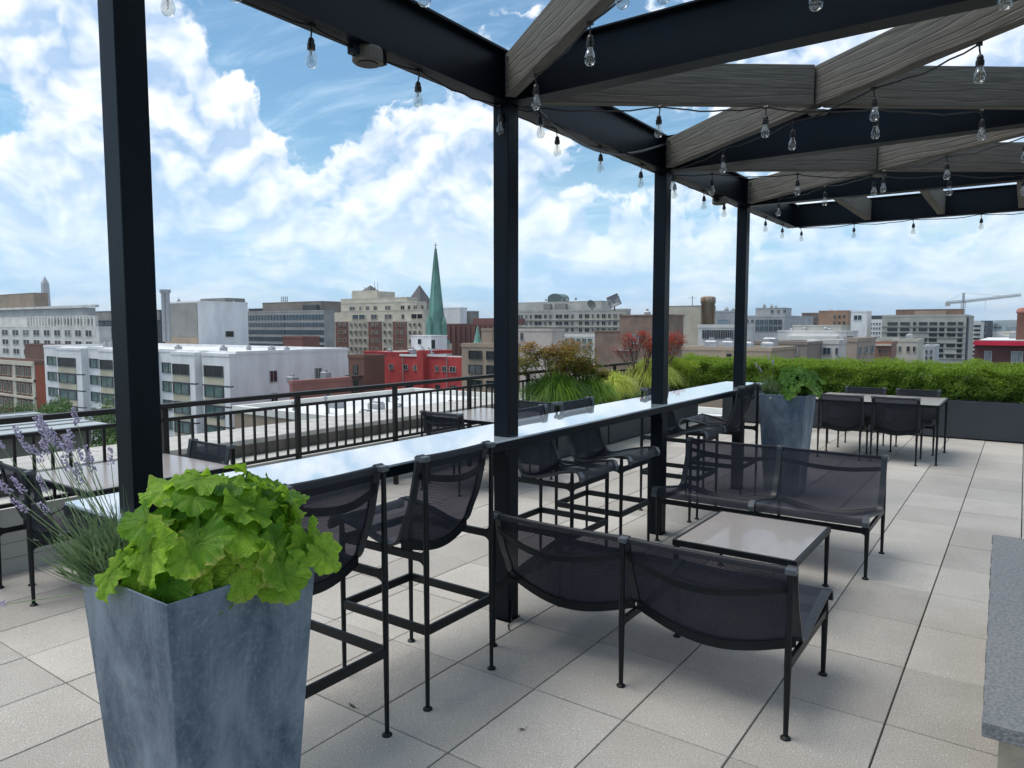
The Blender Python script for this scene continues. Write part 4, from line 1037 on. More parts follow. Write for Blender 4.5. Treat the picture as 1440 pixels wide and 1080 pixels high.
# -- obelisk
o = thing('obelisk', 'tall pale stone obelisk rising far away at the left', 'monument', at(66.3, 1450)); q = at(66.3, 1450); hh = zat(388.5, 66.3, 1450)
m = MB(); a, c_ = 8.0, 5.3
def sq(r, z): return [Vector((q.x + sx_ * r, q.y + sy_ * r, z)) for sx_, sy_ in ((-1, -1), (1, -1), (1, 1), (-1, 1))]
m.hexa(sq(a, GZ) + sq(c_, hh - 14)); m.build('shaft', mat('pale marble', (.40, .40, .40), .8, var=.1), o, origin=o.location)
m = MB(); m.hexa(sq(c_ - .01, hh - 13.99) + sq(.15, hh)); m.build('pyramidion', mat('pale marble tip', (.44, .44, .44), .8, var=.1), o, origin=o.location)

# -- low brick buildings left
b = Building('brick_office', 'old brown and red brick block with cream trim at the left edge', 'building', 46, 150, 514, -60, 65, BROWN, ROOFG, par=.9)
b.grid('L', [(k * 6.4 + .8, k * 6.4 + 4.6) for k in range(-2, 7)], [(518, 531), (541, 556), (566, 579)], GLASS, CREAM)
for r0, r1 in ((509, 515), (534, 538), (559, 562)): b.band('L', -60, 46, r0, r1, CREAM, 'cornice', .5)
b.band('L', 16, 20, 515, 585, CREAM, 'pilaster', .3); b.band('L', 43, 46, 515, 585, CREAM, 'pilaster', .3); b.band('R', 46.2, 64.5, 514, 600, wallm('orange red brick', (.26, .075, .045)), 'red_side', .1)
b = Building('brown_block', 'low dark brown block behind the white apartment roof at left', 'building', 114, 200, 488, 33, 118, BROWN, ROOFG)
b = Building('dark_office', 'dark glass office block with grey top, left of the leftmost post', 'building', 226, 320, 437, 119, 231, DARKC, ROOFG)
b.band('L', 119, 226, 437.5, 450, GREYB, 'grey_top', .6); b.grid('L', rng(121, 224, 8, .9), [(452, 462), (466, 474), (478, 486)], GLASSB, DARKC, True)

# -- banded office
b = Building('banded_office', 'office block with dark glass ribbons between grey floor bands', 'building', 456, 215, 438, 347, 460.5, wallm('grey spandrel', (.27, .265, .255)), ROOFG)
b.grid('L', [(349, 400), (401, 455)], [(442, 449), (453.5, 459.5), (464, 470.5), (474.5, 481), (485, 492)], GLASSB, DARKC, True)
b.set(370, 452, 6, 8, None, 422.5, wallm('brown grey penthouse', (.19, .165, .14)), 'penthouse'); b.set(350, 369, 8, 5, None, 431, DARKC, 'plant_room'); b.set(426, 446, 5, .9, None, 427, DARKC, 'plant_grille', 0)
m = MB(); C = b.C
for k in range(4):
    x = C.x - 27.5 - k * 1.0; m.tube([(x, C.y + 8, b.zt), (x, C.y + 8, b.za(412))], .09, 5)
for zz in (415, 419, 424): m.tube([(C.x - 27.2, C.y + 8, b.za(zz)), (C.x - 30.8, C.y + 8, b.za(zz))], .09, 5)
m.build('antenna_frame', DARKC, b.root, origin=b.O)
b = Building('brown_annex', 'plain brown brick building in front of the banded office', 'building', 425, 165, 476, 397, 449, wallm('russet brick', (.16, .07, .055)), ROOFG)

# -- cream apartment hotel
b = Building('apartment_hotel', 'stepped cream and brown brick apartment hotel with a crenellated roof tower', 'building', 598, 235, 452, 459, 603, CREAM, ROOFG, par=.2)
rws = [(454, 459), (465, 470.5), (477.5, 483), (490, 496)]
for (p0, p1) in ((472.5, 489.5), (518.5, 536.5), (553, 572)): b.band('L', p0, p1, 452.5, 530, wallm('umber brick', (.15, .072, .055)), 'brick_strip', .25)
b.grid('L', [(477, 480.5), (484, 487), (492.5, 496), (499, 502.5), (505.5, 509), (512, 515.5), (523, 526.5), (529, 532.5), (540, 543.5), (547, 550.5), (558, 561.5), (564, 567.5), (575.5, 579), (582, 585.5), (589, 592.5)], rws, GLASS, CREAM, out=.26)
b.set(467, 594, 2, 6, None, 436, CREAM, 'upper_floor', .3)
for (c0, c1) in ((489, 509), (516, 525), (535, 546), (559, 563), (572, 590)): b.win('L', b.aL(c0), b.aL(c1), b.za(448), b.za(441), GLASS, CREAM, out=-1.95)
b.set(468, 586, 4, 5, 436, 423.5, CREAM, 'upper_floor', .3)
for (c0, c1) in ((480, 488), (494, 497), (503, 508), (514, 519), (530, 538), (552, 558), (562, 566), (570, 576), (581, 585)): b.win('L', b.aL(c0), b.aL(c1), b.za(434.5), b.za(428), GLASS, CREAM, out=-3.95)
b.set(480, 573, 8, 5, 423.5, 416, CREAM, 'upper_floor', .3)
a0, a1 = b.set(495.5, 531, 9, 9, 416.5, 404, CREAM, 'roof_tower', 0)
C = b.C
for k in range(9): 
    x = C.x - a0 - (a1 - a0) * (k + .25) / 9; m = MB(); m.box(x - .8, x, C.y + 9, C.y + 9.5, b.za(404) + .01, b.za(402)); m.build('merlon', CREAM, b.root, origin=b.O)
ax = (a0 + a1) / 2 + 2; r_ = 2.4; z0 = b.za(404) + .01; m = MB(); m.poly([(C.x - ax - r_, C.y + 11, z0), (C.x - ax + r_, C.y + 11, z0), (C.x - ax, C.y + 14, b.za(392.5))]); m.poly([(C.x - ax + r_, C.y + 11, z0), (C.x - ax + r_, C.y + 17, z0), (C.x - ax, C.y + 14, b.za(392.5))]); m.poly([(C.x - ax - r_, C.y + 17, z0), (C.x - ax - r_, C.y + 11, z0), (C.x - ax, C.y + 14, b.za(392.5))]); m.poly([(C.x - ax + r_, C.y + 17, z0), (C.x - ax - r_, C.y + 17, z0), (C.x - ax, C.y + 14, b.za(392.5))]); m.build('spire_roof', mat('grey green slate', (.10, .12, .115), .7), b.root, origin=b.O)
for k in range(7):
    x = C.x - a0 - random.uniform(.5, 8); m = MB(); m.tube([(x, C.y + 10, z0), (x, C.y + 10, z0 + random.uniform(1.5, 4))], .09, 4); m.build('antenna', DARKC, b.root, origin=b.O)
# painted banner
q = at(467, 226); o = thing('wall_banner', 'tall white and purple painted banner on the end of the cream hotel', 'banner', (q.x, q.y, b.za(496))); wB = 2.7; z1_, z0_ = zat(452, 467, 226), zat(496, 467, 226)
m = MB(); m.box(q.x - wB / 2, q.x + wB / 2, q.y - .1, q.y, z0_, z1_); m.build('sheet', mat('pale banner', (.50, .52, .60), .8, var=.1), o, origin=o.location)
for (cx_, cz, rx, rz_, cc) in ((.1, .30, .9, 1.9, (.16, .10, .34)), (-.3, .50, .55, 1.1, (.30, .20, .48)), (.3, .62, .35, .9, (.10, .08, .22)), (0, .90, .9, .22, (.12, .2, .45)), (.4, .16, .7, .9, (.40, .33, .55))):
    m = MB(); z = z0_ + (z1_ - z0_) * cz; n_ = 14; m.poly([(q.x + cx_ + rx * math.cos(2 * math.pi * k / n_) * (1 + .25 * math.sin(3 * k)), q.y - .11 - .004 * cc[0] * 100, z + rz_ * math.sin(2 * math.pi * k / n_)) for k in range(n_)]); m.build('painted_shape', mat('banner %.2f' % cc[0], cc, .8), o, origin=o.location)

# -- pyramid topped tower, far
q = at(590.5, 620); o = thing('pyramid_tower', 'distant brown tower with steep pyramid roof between hotel and green spire', 'building', (q.x, q.y, GZ))
m = MB(); m.box(q.x - 6.5, q.x + 6.5, q.y - 6.5, q.y + 6.5, GZ, zat(424, 590, 620)); m.build('tower', wallm('mauve stone', (.19, .15, .145)), o, origin=o.location)
m = MB(); m.hexa(sq2 := [Vector((q.x + sx_ * 7.2, q.y + sy_ * 7.2, zat(423.8, 590, 620))) for sx_, sy_ in ((-1, -1), (1, -1), (1, 1), (-1, 1))] + [Vector((q.x + sx_ * .2, q.y + sy_ * .2, zat(401, 590, 620))) for sx_, sy_ in ((-1, -1), (1, -1), (1, 1), (-1, 1))]); m.build('roof', mat('mauve slate', (.11, .095, .10), .8), o, origin=o.location)

# -- church with copper spire
q = at(613.5, 222); Z = lambda p_: zat(p_, 613.5, 222); o = thing('church_spire', 'tall slender verdigris copper church spire with a cross on top', 'church', (q.x, q.y, GZ))
COPPER = mat('verdigris copper', (.17, .37, .30), .6, var=.5, vscale=.35, bump=.4, bscale=3, stretch=(1, 1, .4))
m = MB(); oc = lambda r, z, tw=0: [(q.x + r * math.cos(math.pi / 4 * k + math.pi / 8 + tw), q.y + r * math.sin(math.pi / 4 * k + math.pi / 8 + tw), z) for k in range(8)]
lv = [(4.4, 483), (3.2, 474), (2.75, 458), (2.35, 442), (1.62, 410), (.78, 372), (.2, 350)]
for r_, z in lv: m.v += [Vector(p_) for p_ in oc(r_, Z(z))]
for i in range(len(lv) - 1):
    for k in range(8): m.face((i * 8 + k, i * 8 + (k + 1) % 8, i * 8 + 8 + (k + 1) % 8, i * 8 + 8 + k))
m.build('spire', COPPER, o, origin=o.location)
for k in range(8):
    m = MB(); an = math.pi / 4 * k + math.pi / 8; m.tube([(q.x + r_ * math.cos(an), q.y + r_ * math.sin(an), Z(z)) for r_, z in lv], .16, 5); m.build('rib', COPPER, o, origin=o.location)
for k in range(4):
    an = math.pi / 2 * k + math.pi / 4 + math.pi / 4; d_ = Vector((math.cos(an), math.sin(an), 0)); s_ = Vector((-d_.y, d_.x, 0)); c0 = Vector((q.x, q.y, 0)) + d_ * 3.0
    m = MB(); m.prism([c0 - s_ * .8 + Vector((0, 0, Z(476))), c0 + s_ * .8 + Vector((0, 0, Z(476))), c0 + s_ * .8 + Vector((0, 0, Z(456))), c0 + Vector((0, 0, Z(446))), c0 - s_ * .8 + Vector((0, 0, Z(456)))], d_, 1.2); f_ = m.build('dormer', COPPER, o, origin=o.location)
    for zz in range(4):
        m = MB(); p_ = c0 + d_ * .62; m.prism([p_ + s_ * -.45 + Vector((0, 0, Z(474 - zz * 5))), p_ + s_ * .45 + Vector((0, 0, Z(474 - zz * 5))), p_ + s_ * .45 + Vector((0, 0, Z(470.8 - zz * 5))), p_ + s_ * -.45 + Vector((0, 0, Z(470.8 - zz * 5)))], d_, .1); m.build('louvre', FRAMED, f_, origin=None)
m = MB(); m.tube([(q.x, q.y, Z(351)), (q.x, q.y, Z(341.5))], .11, 6); m.bar((q.x - .55, q.y, Z(345)), (q.x + .55, q.y, Z(345)), .16, .2); m.lathe([(0, 0), (.34, .3), (0, .6)], (q.x, q.y, Z(350)), 8); m.build('cross', COPPER, o, origin=o.location)
m = MB(); m.box(q.x - 3.4, q.x + 3.4, q.y - 3.4, q.y + 3.4, GZ, Z(483)); m.build('tower', CREAM, o, origin=o.location)

# -- red row
b = Building('red_building', 'deep red painted brick building with small windows and a red chimney', 'building', 649, 100, 503, 511, 652, RED, ROOFG, par=.0)
b.block(b.aL(562), b.aL(511), -.05, 12, b.zt, b.za(499), RED, 'raised_wall', ROOFG, .15)
m = MB(); C = b.C; m.box(C.x - b.aL(591.5), C.x - b.aL(600.5), C.y - .9, C.y + .6, GZ, b.za(494)); m.build('chimney', RED, b.root, origin=b.O)
b.band('L', 562.5, 591, 500.5, 503.5, ROOFW, 'flashing', .2); b.band('L', 601, 628, 499.5, 502.5, ROOFW, 'flashing', .2)
b.grid('L', [(516.5, 521.5), (529.5, 535), (547, 552.5), (567, 573), (581, 590), (612, 616.5), (621.5, 628), (632, 641)], [(516, 524)], GLASS, FRAMEW)
b.grid('L', [(519, 525), (570, 580), (612, 618), (633, 641)], [(543, 551)], GLASS, FRAMED); b.boxes(6, 12, 2)
m = MB(); m.tube([(C.x - b.aL(629), C.y - .15, b.za(580)), (C.x - b.aL(629), C.y - .15, b.za(504))], .07, 5); m.tube([(C.x - b.aL(567), C.y - .15, b.za(580)), (C.x - b.aL(567), C.y - .15, b.za(504))], .07, 5); m.build('downpipe', METAL, b.root, origin=b.O)
b = Building('dark_brick_end', 'dark brown brick end house with fire escape, left of the red building', 'building', 511, 101, 504, 489, 514, BROWN, ROOFG); b.grid('L', [(496, 502)], [(514, 526), (535, 546)], GLASS, FRAMED)
for r_ in (528, 549): b.band('L', 491, 509, r_, r_ + 1.2, FRAMED, 'fire_escape', 1.0)
b = Building('white_shed', 'white rooftop penthouse shed behind the red building', 'shed', 606, 118, 473, 578, 618, WHITEP, ROOFW, base=-4.8, par=.15); b.grid('L', [(588, 592)], [(477, 484)], GLASS, FRAMED); b.grid('R', [(606.5, 611)], [(478, 490)], GLASS, FRAMED)
b = Building('tan_apartments', 'tan brick apartment building with wide grey windows just left of the centre post', 'building', 704, 84, 489, 649, 712, TAN, ROOFG); b.grid('L', [(659, 678), (684, 697)], [(494, 506), (514, 527), (536, 546), (556, 566)], GLASS, FRAMED, ribbon=False)
b = Building('brown_office', 'reddish brown ribbed brick block behind the green spire', 'building', 694, 220, 457, 626, 700, wallm('maroon brick', (.15, .065, .055)), ROOFG)
for k in range(9): b.band('L', 633 + k * 7, 634 + k * 7, 458, 500, BROWN, 'rib', .5)
b.top(2, 12, 5, 20, 447, wallm('maroon brick', (.15, .065, .055)))
b = Building('white_plant_room', 'white rooftop plant room block with dark grey roofs beside it', 'building', 647, 262, 434, 623, 651, WHITEP, ROOFG); b = Building('grey_hip_roof_block', 'dark grey block with a dull roof right of the white plant room', 'building', 664, 265, 439, 648, 668, GREYB, ROOFG)
q = at(671.5, 150); o = thing('small_spire', 'small slim green copper pinnacle near the tan apartments', 'pinnacle', (q.x, q.y, GZ)); m = MB(); m.lathe([(1.1, zat(487, 671, 150)), (.75, zat(480, 671, 150)), (.12, zat(460, 671, 150)), (0, zat(457, 671, 150))], (q.x, q.y, 0), 8); m.build('spire', COPPER, o, origin=o.location); m = MB(); m.box(q.x - 1.5, q.x + 1.5, q.y - 1.5, q.y + 1.5, GZ, zat(487, 671, 150)); m.build('base', BROWN, o, origin=o.location)
b = Building('tan_gable_block', 'plain tan wall with a small dark window above the tan apartments', 'building', 692, 140, 465, 677, 696, TAN, ROOFG)

# -- long grey hotel with dishes
b = Building('grey_hotel', 'long grey stone hotel with dome greenhouse and satellite dishes on its roof', 'building', 880, 270, 437, 700, 884, wallm('grey stone', (.33, .32, .29)), ROOFG, par=.8)
cols = [(728, 736), (738.5, 742), (745, 748), (751, 762.5), (765, 769), (772, 776), (781, 791), (793, 800), (803, 807), (814, 819), (822, 829), (832, 835), (839, 843), (846, 852), (855, 859), (862, 868), (871, 876)]
b.grid('L', cols, [(441, 447), (451.5, 457), (461.5, 467), (471, 476)], GLASS, wallm('grey stone', (.33, .32, .29)))
for r_ in (449, 459.3, 469): b.band('L', 700, 880, r_, r_ + .8, CREAM, 'string_course', .5)
for k in range(0): b.band('L', 727 + k * 6.5, 728.2 + k * 6.5, 434.5, 478, wallm('grey stone', (.33, .32, .29)), 'pier', .7)
b.set(727, 846, 8, 8, None, 421.5, wallm('pale stone', (.40, .385, .35)), 'penthouse')
b.set(764, 774, 7, .9, None, 424, GREYB, 'louvre_panel', 0); b.set(780, 795, 6.5, 1.4, None, 424, GREYB, 'louvre_panel', 0)
C = b.C; xx = C.x - along(C + PYD * 11, MX, 785); z0 = b.za(421.3)
m = MB(); pts = [(xx + 3.4 * math.cos(math.pi * k / 12), C.y + 11, z0 + 1.5 + 2.0 * math.sin(math.pi * k / 12)) for k in range(13)]; m.prism([(xx + 3.4, C.y + 11, z0)] + pts + [(xx - 3.4, C.y + 11, z0)], (0, 1, 0), 6); m.build('barrel_greenhouse', mat('greenhouse green glass', (.10, .15, .14), .3, var=.3, vscale=1), b.root, origin=b.O)
b.boxes(4, 9, 1.6, b.za(421) + .2)
def dish(px, py, depth, r_, label, aim, squared=False, dark=False):
    q = at(px, depth); z = zat(py, px, depth); o = thing('satellite_dish', label, 'satellite dish', (q.x, q.y, z)); m = MB(); aim = Vector(aim).normalized(); u = aim.orthogonal().normalized(); v = aim.cross(u); n_ = 4 if squared else 16
    rings = [(0, -.25), (.35, -.22), (.7, -.12), (1, 0)]; mt = mat('dish grey', (.30, .30, .31), .6) if not dark else mat('dish dark', (.13, .135, .14), .6)
    for rr_, zz in rings:
        for k in range(n_): an = 2 * math.pi * k / n_ + .5; m.v.append((u * math.cos(an) + v * math.sin(an)) * rr_ * r_ + aim * zz * r_)
    for i in range(3):
        for k in range(n_): m.face((i * n_ + k, i * n_ + (k + 1) % n_, i * n_ + n_ + (k + 1) % n_, i * n_ + n_ + k))
    m.build('reflector', mt, o)
    m = MB()
    for k in range(n_): an = 2 * math.pi * k / n_ + .5; an2 = 2 * math.pi * (k + 1) / n_ + .5; m.tube([(u * math.cos(an) + v * math.sin(an)) * r_, (u * math.cos(an2) + v * math.sin(an2)) * r_], r_ * .04, 5)
    m.build('rim', FRAMED, o)
    m = MB(); m.tube([Vector((0, 0, 0)) - aim * .25 * r_, Vector((.2, .3, -r_ * 1.25))], r_ * .09, 6); m.tube([(u * .9) * r_, aim * .75 * r_], r_ * .03, 5); m.tube([(-u * .9) * r_, aim * .75 * r_], r_ * .03, 5); m.build('mount', FRAMED, o)
dish(863, 423, 262, 2.9, 'big tilted square-ish satellite dish on the grey hotel roof', (.45, -1, .25), True); dish(831.5, 428, 262, 1.7, 'smaller dark satellite dish beside the big one on the grey hotel', (.9, -.5, .5), False, True)

# -- blank taupe brick
b = Building('blank_brick_block', 'blank taupe brick warehouse wall rising in two steps behind the maples', 'building', 940, 74, 444, 871, 952, TAUPE, ROOFG, par=.15)
b.grid('L', [(887, 899)], [(471, 485)], mat('bluish frosted pane', (.26, .30, .33), .3), FRAMEW); b.band('L', 866, 896, 493, 494.5, METAL, 'pipe', .3)
C = b.C; a0, a1 = b.aL(871), b.aL(836.5); b.block(a0, a1, 0, 9, GZ, b.za(467), TAUPE, 'lower_wing', ROOFG, .15); b.boxes(3, 31, 1.5)
b = Building('pale_wing', 'pale low rendered building seen behind the bronze maple', 'building', 776, 120, 466, 722, 782, wallm('pink beige render', (.42, .37, .33)), ROOFG); b.grid('L', [(732, 736)], [(468, 479)], GLASS, FRAMEW)
b = Building('glasshouse_block', 'low white framed glasshouse roof right behind the bronze maple', 'building', 836, 130, 474, 783, 842, OFFW, ROOFW); b.grid('L', rng(786, 834, 6, .8), [(476, 484), (486, 494)], GLASSG, FRAMEW)

# -- beige block with round tank
b = Building('beige_block', 'plain beige concrete block behind the red maple with a rusty round tank', 'building', 986, 150, 430, 924, 1006, wallm('buff concrete', (.40, .36, .29)), ROOFG, par=.1)
q = at(996, 147.5); m = MB(); m.lathe([(1.35, GZ + 12), (1.35, zat(427, 996, 147)), (1.5, zat(426.5, 996, 147)), (1.5, zat(419, 996, 147)), (1.2, zat(417.5, 996, 147)), (0, zat(416.5, 996, 147))], (q.x + .3, q.y - 1.2, 0), 18); m.build('tank', mat('rust streaked tank', (.34, .29, .22), .8, var=.5, vscale=1.2, stretch=(1, 1, .12), col2=(.16, .08, .04)), b.root, smooth=True, origin=b.O)
m = MB(); q = at(973, 148); m.tube([(q.x, q.y, b.zt), (q.x, q.y, zat(416, 973, 148))], .07, 4); m.bar((q.x - .9, q.y, zat(419, 973, 148)), (q.x + .9, q.y, zat(419, 973, 148)), .06, .06); m.build('antenna', DARKC, b.root, origin=b.O)
b = Building('louvred_block', 'low white block with a dark lattice louvre band right of the red maple', 'building', 1036, 95, 461, 982, 1060, wallm('white render', (.50, .50, .48)), ROOFW); b.grid('L', rng(988, 1032, 3, .99), [(464, 476)], GLASS, FRAMEW, True)
for k in range(14): b.band('L', 988.5 + k * 3.2, 989.1 + k * 3.2, 464, 476, METAL, 'lattice_bar', .3)
b = Building('grey_glass_block', 'grey block with pale blue glazing behind the louvred block', 'building', 1036, 190, 439, 1003, 1046, wallm('mid grey panel', (.28, .29, .31)), ROOFG); b.grid('L', rng(1008, 1026, 1, .95), [(449, 459)], mat('pale blue pane', (.22, .30, .36), .2), METAL); b.boxes(3, 14, 3)
b = Building('tan_low_roof', 'low tan brick building with white flat roof just beyond the railing', 'building', 1085, 52, 494, 960, 1120, TAN, ROOFW, par=.25); b.boxes(5, 15, 1.6)
b.grid('L', [(1023, 1030)], [(499, 504)], GLASS, FRAMED)

# -- right hand skyline
b = Building('glass_front_block', 'pale stepped building with a big glazed front right of the farthest post', 'building', 1103, 185, 446, 1046, 1143, wallm('silver panel', (.33, .335, .34)), ROOFG, par=.5)
b.grid('L', rng(1062, 1100, 6, .95), [(449, 457), (458.5, 466)], GLASSB, METAL); b.grid('L', [(1049, 1053), (1056, 1060)], [(449, 453), (457, 461), (465, 469)], GLASS, FRAMEW)
b.block(along(b.C + PYD * 4, MX, 1101), along(b.C + PYD * 4, MX, 1062), 4, 12, b.zt + .06, b.za(433), wallm('silver panel', (.33, .335, .34)), 'upper_floor', ROOFG, .2)
for c_ in (1076, 1085, 1094): b.win('L', b.aL(c_ + 1), b.aL(c_ + 5), b.za(439.5), b.za(435), out=-3.95)
b.boxes(3, 16, 1.5, b.za(433) + .2)
b = Building('brown_tower_block', 'brown mid-rise block with stepped top on the right skyline', 'building', 1166, 310, 441, 1127, 1176, wallm('muted brown', (.16, .12, .105)), ROOFG); b.grid('L', rng(1129, 1164, 5, .6), [(445, 449), (453, 457), (461, 465)], GLASS, wallm('muted brown', (.16, .12, .105)))
b = Building('orange_brick_block', 'orange brown brick block left of the white framed building on the right skyline', 'building', 1192, 280, 438, 1151, 1197, wallm('orange brown', (.28, .17, .11)), ROOFG); b.grid('L', rng(1170, 1190, 3, .5), [(443, 447), (452, 456)], GLASS, FRAMED); b.boxes(3, 17, 3)
b = Building('white_frame_block', 'small white framed building with one blue glass panel on the right skyline', 'building', 1219, 230, 439, 1196, 1225, WHITEP, ROOFG); b.grid('L', [(1199.5, 1212)], [(443, 450)], GLASSB, WHITEP)
b = Building('white_grid_block', 'white gridded office with small blue windows left of the concrete slab', 'building', 1240, 250, 451, 1217, 1250, WHITEP, ROOFG); b.grid('L', rng(1219, 1239, 5, .7), [(453.5, 457), (460, 463.5), (466.5, 470), (473, 476)], GLASSB, WHITEP)
b = Building('dark_top_block', 'dark topped block behind the white gridded office on the right', 'building', 1241, 330, 445, 1219, 1247, DARKC, ROOFG)
b = Building('concrete_slab_block', 'large grey-green concrete slab office with window strips and brown penthouse at right', 'building', 1358, 210, 445, 1240, 1369, CONC, ROOFG, par=.6)
for i, r_ in enumerate([455, 463.5, 471, 478.5, 486, 493.5, 501]):
    cs = [(1248, 1262), (1266, 1279), (1284, 1288), (1292, 1304), (1307, 1318), (1321, 1328), (1332, 1344), (1347, 1354)]
    b.grid('L', cs, [(r_ - 2.3, r_ + 2.4)], GLASS, DARKC, ribbon=True, skip=.12, seed=i)
    b.band('L', 1240, 1358, r_ + 4.2, r_ + 4.8, GREYB, 'floor_line', .25)
b.set(1259, 1352, 6, 8, None, 434.5, wallm('umber penthouse', (.20, .125, .09)), 'penthouse'); b.set(1285, 1330, 5.5, .45, None, 436, TAN, 'panel', 0)
b.band('R', 1359, 1361, 446, 520, DARKC, 'side_strip', .3)

b = Building('white_long_house', 'long plain white house with three small windows beyond the hedge', 'building', 1190, 118, 467, 1094, 1207, wallm('warm white render', (.52, .505, .49)), ROOFW, par=.25); b.grid('L', [(1123.5, 1128), (1154.5, 1159), (1191, 1192)], [(473, 480)], GLASS, FRAMEW); b.grid('R', [(1192, 1199)], [(473, 480)], GLASS, FRAMED)
b.set(1115, 1183, 6, 7, None, 458.5, CONC, 'rear_range'); b.boxes(4, 19, 1.0)
b = Building('taupe_flats', 'low taupe flats with white window frames just above the hedge', 'building', 1136, 70, 485, 1060, 1158, wallm('taupe render', (.20, .165, .14)), ROOFW, par=.3); b.grid('L', [(1087, 1097), (1107, 1123)], [(490, 501)], GLASSB, FRAMEW)
b = Building('white_bay_flats', 'pale flats with pairs of tall windows above the hedge', 'building', 1180, 74, 484, 1137, 1188, wallm('pale render', (.46, .44, .41)), ROOFW); b.grid('L', [(1138, 1143), (1146, 1149.5), (1158, 1170), (1176, 1180)], [(489, 499)], GLASSB, FRAMEW)
b = Building('tan_row_house', 'narrow tan row house right of the pale flats above the hedge', 'building', 1206, 84, 481, 1188, 1232, wallm('sand brick', (.30, .24, .19)), ROOFG); b.grid('R', [(1208, 1212), (1216, 1221), (1225, 1229)], [(488, 499)], GLASSB, FRAMEW)
b = Building('brick_row_house', 'brown brick row house with cream cornice above the hedge', 'building', 1255, 96, 485, 1232, 1262, wallm('rosy brown brick', (.22, .12, .09)), ROOFG); b.band('L', 1232, 1255, 484, 486.5, CREAM, 'cornice', .5); b.grid('L', [(1237, 1240), (1245, 1248)], [(491, 498)])
b = Building('cream_row_house', 'cream row house with bay windows and roof terrace above the hedge', 'building', 1292, 108, 481, 1256, 1300, wallm('stone cream', (.40, .37, .31)), ROOFW); b.grid('L', [(1259, 1262), (1265, 1268.5), (1276, 1281), (1285, 1289)], [(487, 495)]); b.boxes(3, 20, 1.6)
b.top(12, 20, 3, 8, 474, OFFW, 'stair_hut'); b.top(3, 6, 3, 6, 476, CONC, 'stair_hut')
b = Building('grey_row_house', 'pale grey tower-like row house left of the concrete slab foot', 'building', 1316, 130, 489, 1300, 1322, wallm('cool grey render', (.36, .37, .38)), ROOFG); b.grid('L', [(1303, 1306), (1309, 1313)], [(492, 498), (501, 507)])
b = Building('striped_tower', 'slim white and dark striped tower right of the concrete slab', 'building', 1379, 260, 454, 1369.5, 1384, OFFW, ROOFG)
for k in range(8): b.band('L', 1369.6, 1379, 457 + k * 6, 459.5 + k * 6, GLASS, 'window_band', .3)
b = Building('blue_glass_block', 'bluish glass office block in the haze at right', 'building', 1396, 420, 452, 1379, 1403, GLASSB, ROOFG); b.grid('L', rng(1380, 1395, 2, .8), [(455, 458), (461, 464), (467, 470)], GLASS, METAL)
b = Building('blue_stepped_block', 'second bluish office with white side in the haze at right', 'building', 1410, 460, 456, 1398, 1416, wallm('pale blue panel', (.28, .34, .38)), ROOFG); b.grid('L', rng(1399, 1409, 2, .8), [(459, 462), (466, 469), (473, 476)], GLASSB, METAL)
b = Building('haze_block', 'low grey-blue block on the horizon left of the brick chimney', 'building', 1436, 600, 461, 1412, 1446, wallm('blue grey', (.22, .25, .27)), ROOFG)
b = Building('red_corniced_house', 'dark brick house with bright red cornice and white windows at the right edge', 'house', 1560, 62, 480.5, 1372, 1600, wallm('plum brick', (.11, .045, .042)), ROOFW, par=.0)
b.band('L', 1371, 1560, 481, 487.5, wallm('bright red paint', (.48, .02, .05)), 'cornice', .7); b.grid('L', [(1386, 1397), (1424, 1441), (1470, 1486)], [(496, 514)], mat('curtained pane', (.34, .36, .38), .2, var=.5, vscale=1), FRAMEW)
q = at(1437, 66); m = MB(); z0, z1_ = b.zt + .06, zat(440, 1437, 66); m.box(q.x - .42, q.x + .42, q.y + 2, q.y + 2.84, z0, z1_); m.build('chimney', BROWN, b.root, origin=b.O); m = MB(); m.lathe([(.5, z1_ + .002), (.55, z1_ + .15), (.4, z1_ + .45), (0, z1_ + .55)], (q.x, q.y + 2.42, 0), 10); m.build('chimney_cap', PINKB, b.root, origin=b.O); b.boxes(2, 21, 1.5)

# -- crane
q = at(1353, 720); zz = lambda p_, x_=1353: zat(p_, x_, 720); o = thing('tower_crane', 'grey tower crane with a long jib above the concrete slab block', 'crane', (q.x, q.y, GZ)); JD = Vector((RT.x, RT.y, 0)).normalized(); CR = mat('crane grey', (.26, .27, .28), .6)
def truss(nm, a, b_, w_, n_):
    m = MB(); a = Vector(a); b_ = Vector(b_); d = (b_ - a).normalized(); s1 = d.orthogonal().normalized() * w_ / 2; s2 = d.cross(s1).normalized() * w_ / 2; cs = [s1 + s2, s1 - s2, -s1 - s2, -s1 + s2]
    for c_ in cs: m.tube([a + c_, b_ + c_], .22, 4)
    for k in range(n_):
        for i in range(4): m.tube([a.lerp(b_, k / n_) + cs[i], a.lerp(b_, (k + 1) / n_) + cs[(i + 1) % 4]], .13, 4)
    m.build(nm, CR, o, origin=o.location)
truss('mast', (q.x, q.y, GZ), (q.x, q.y, zz(424)), 2.4, 24); J0 = Vector((q.x, q.y, zz(424)))
truss('jib', J0, J0 + JD * 57 + Vector((0, 0, 6.5)), 1.8, 26); truss('counter_jib', J0, J0 - JD * 17 + Vector((0, 0, -1.2)), 1.8, 8); truss('apex', J0, J0 + Vector((0, 0, 8.5)), 1.2, 4)
m = MB(); A_ = J0 + Vector((0, 0, 8.5)); m.tube([A_, J0 + JD * 40 + Vector((0, 0, 5.4))], .12, 4); m.tube([A_, J0 - JD * 16 + Vector((0, 0, 0))], .12, 4); m.build('stay_cable', CR, o, origin=o.location)
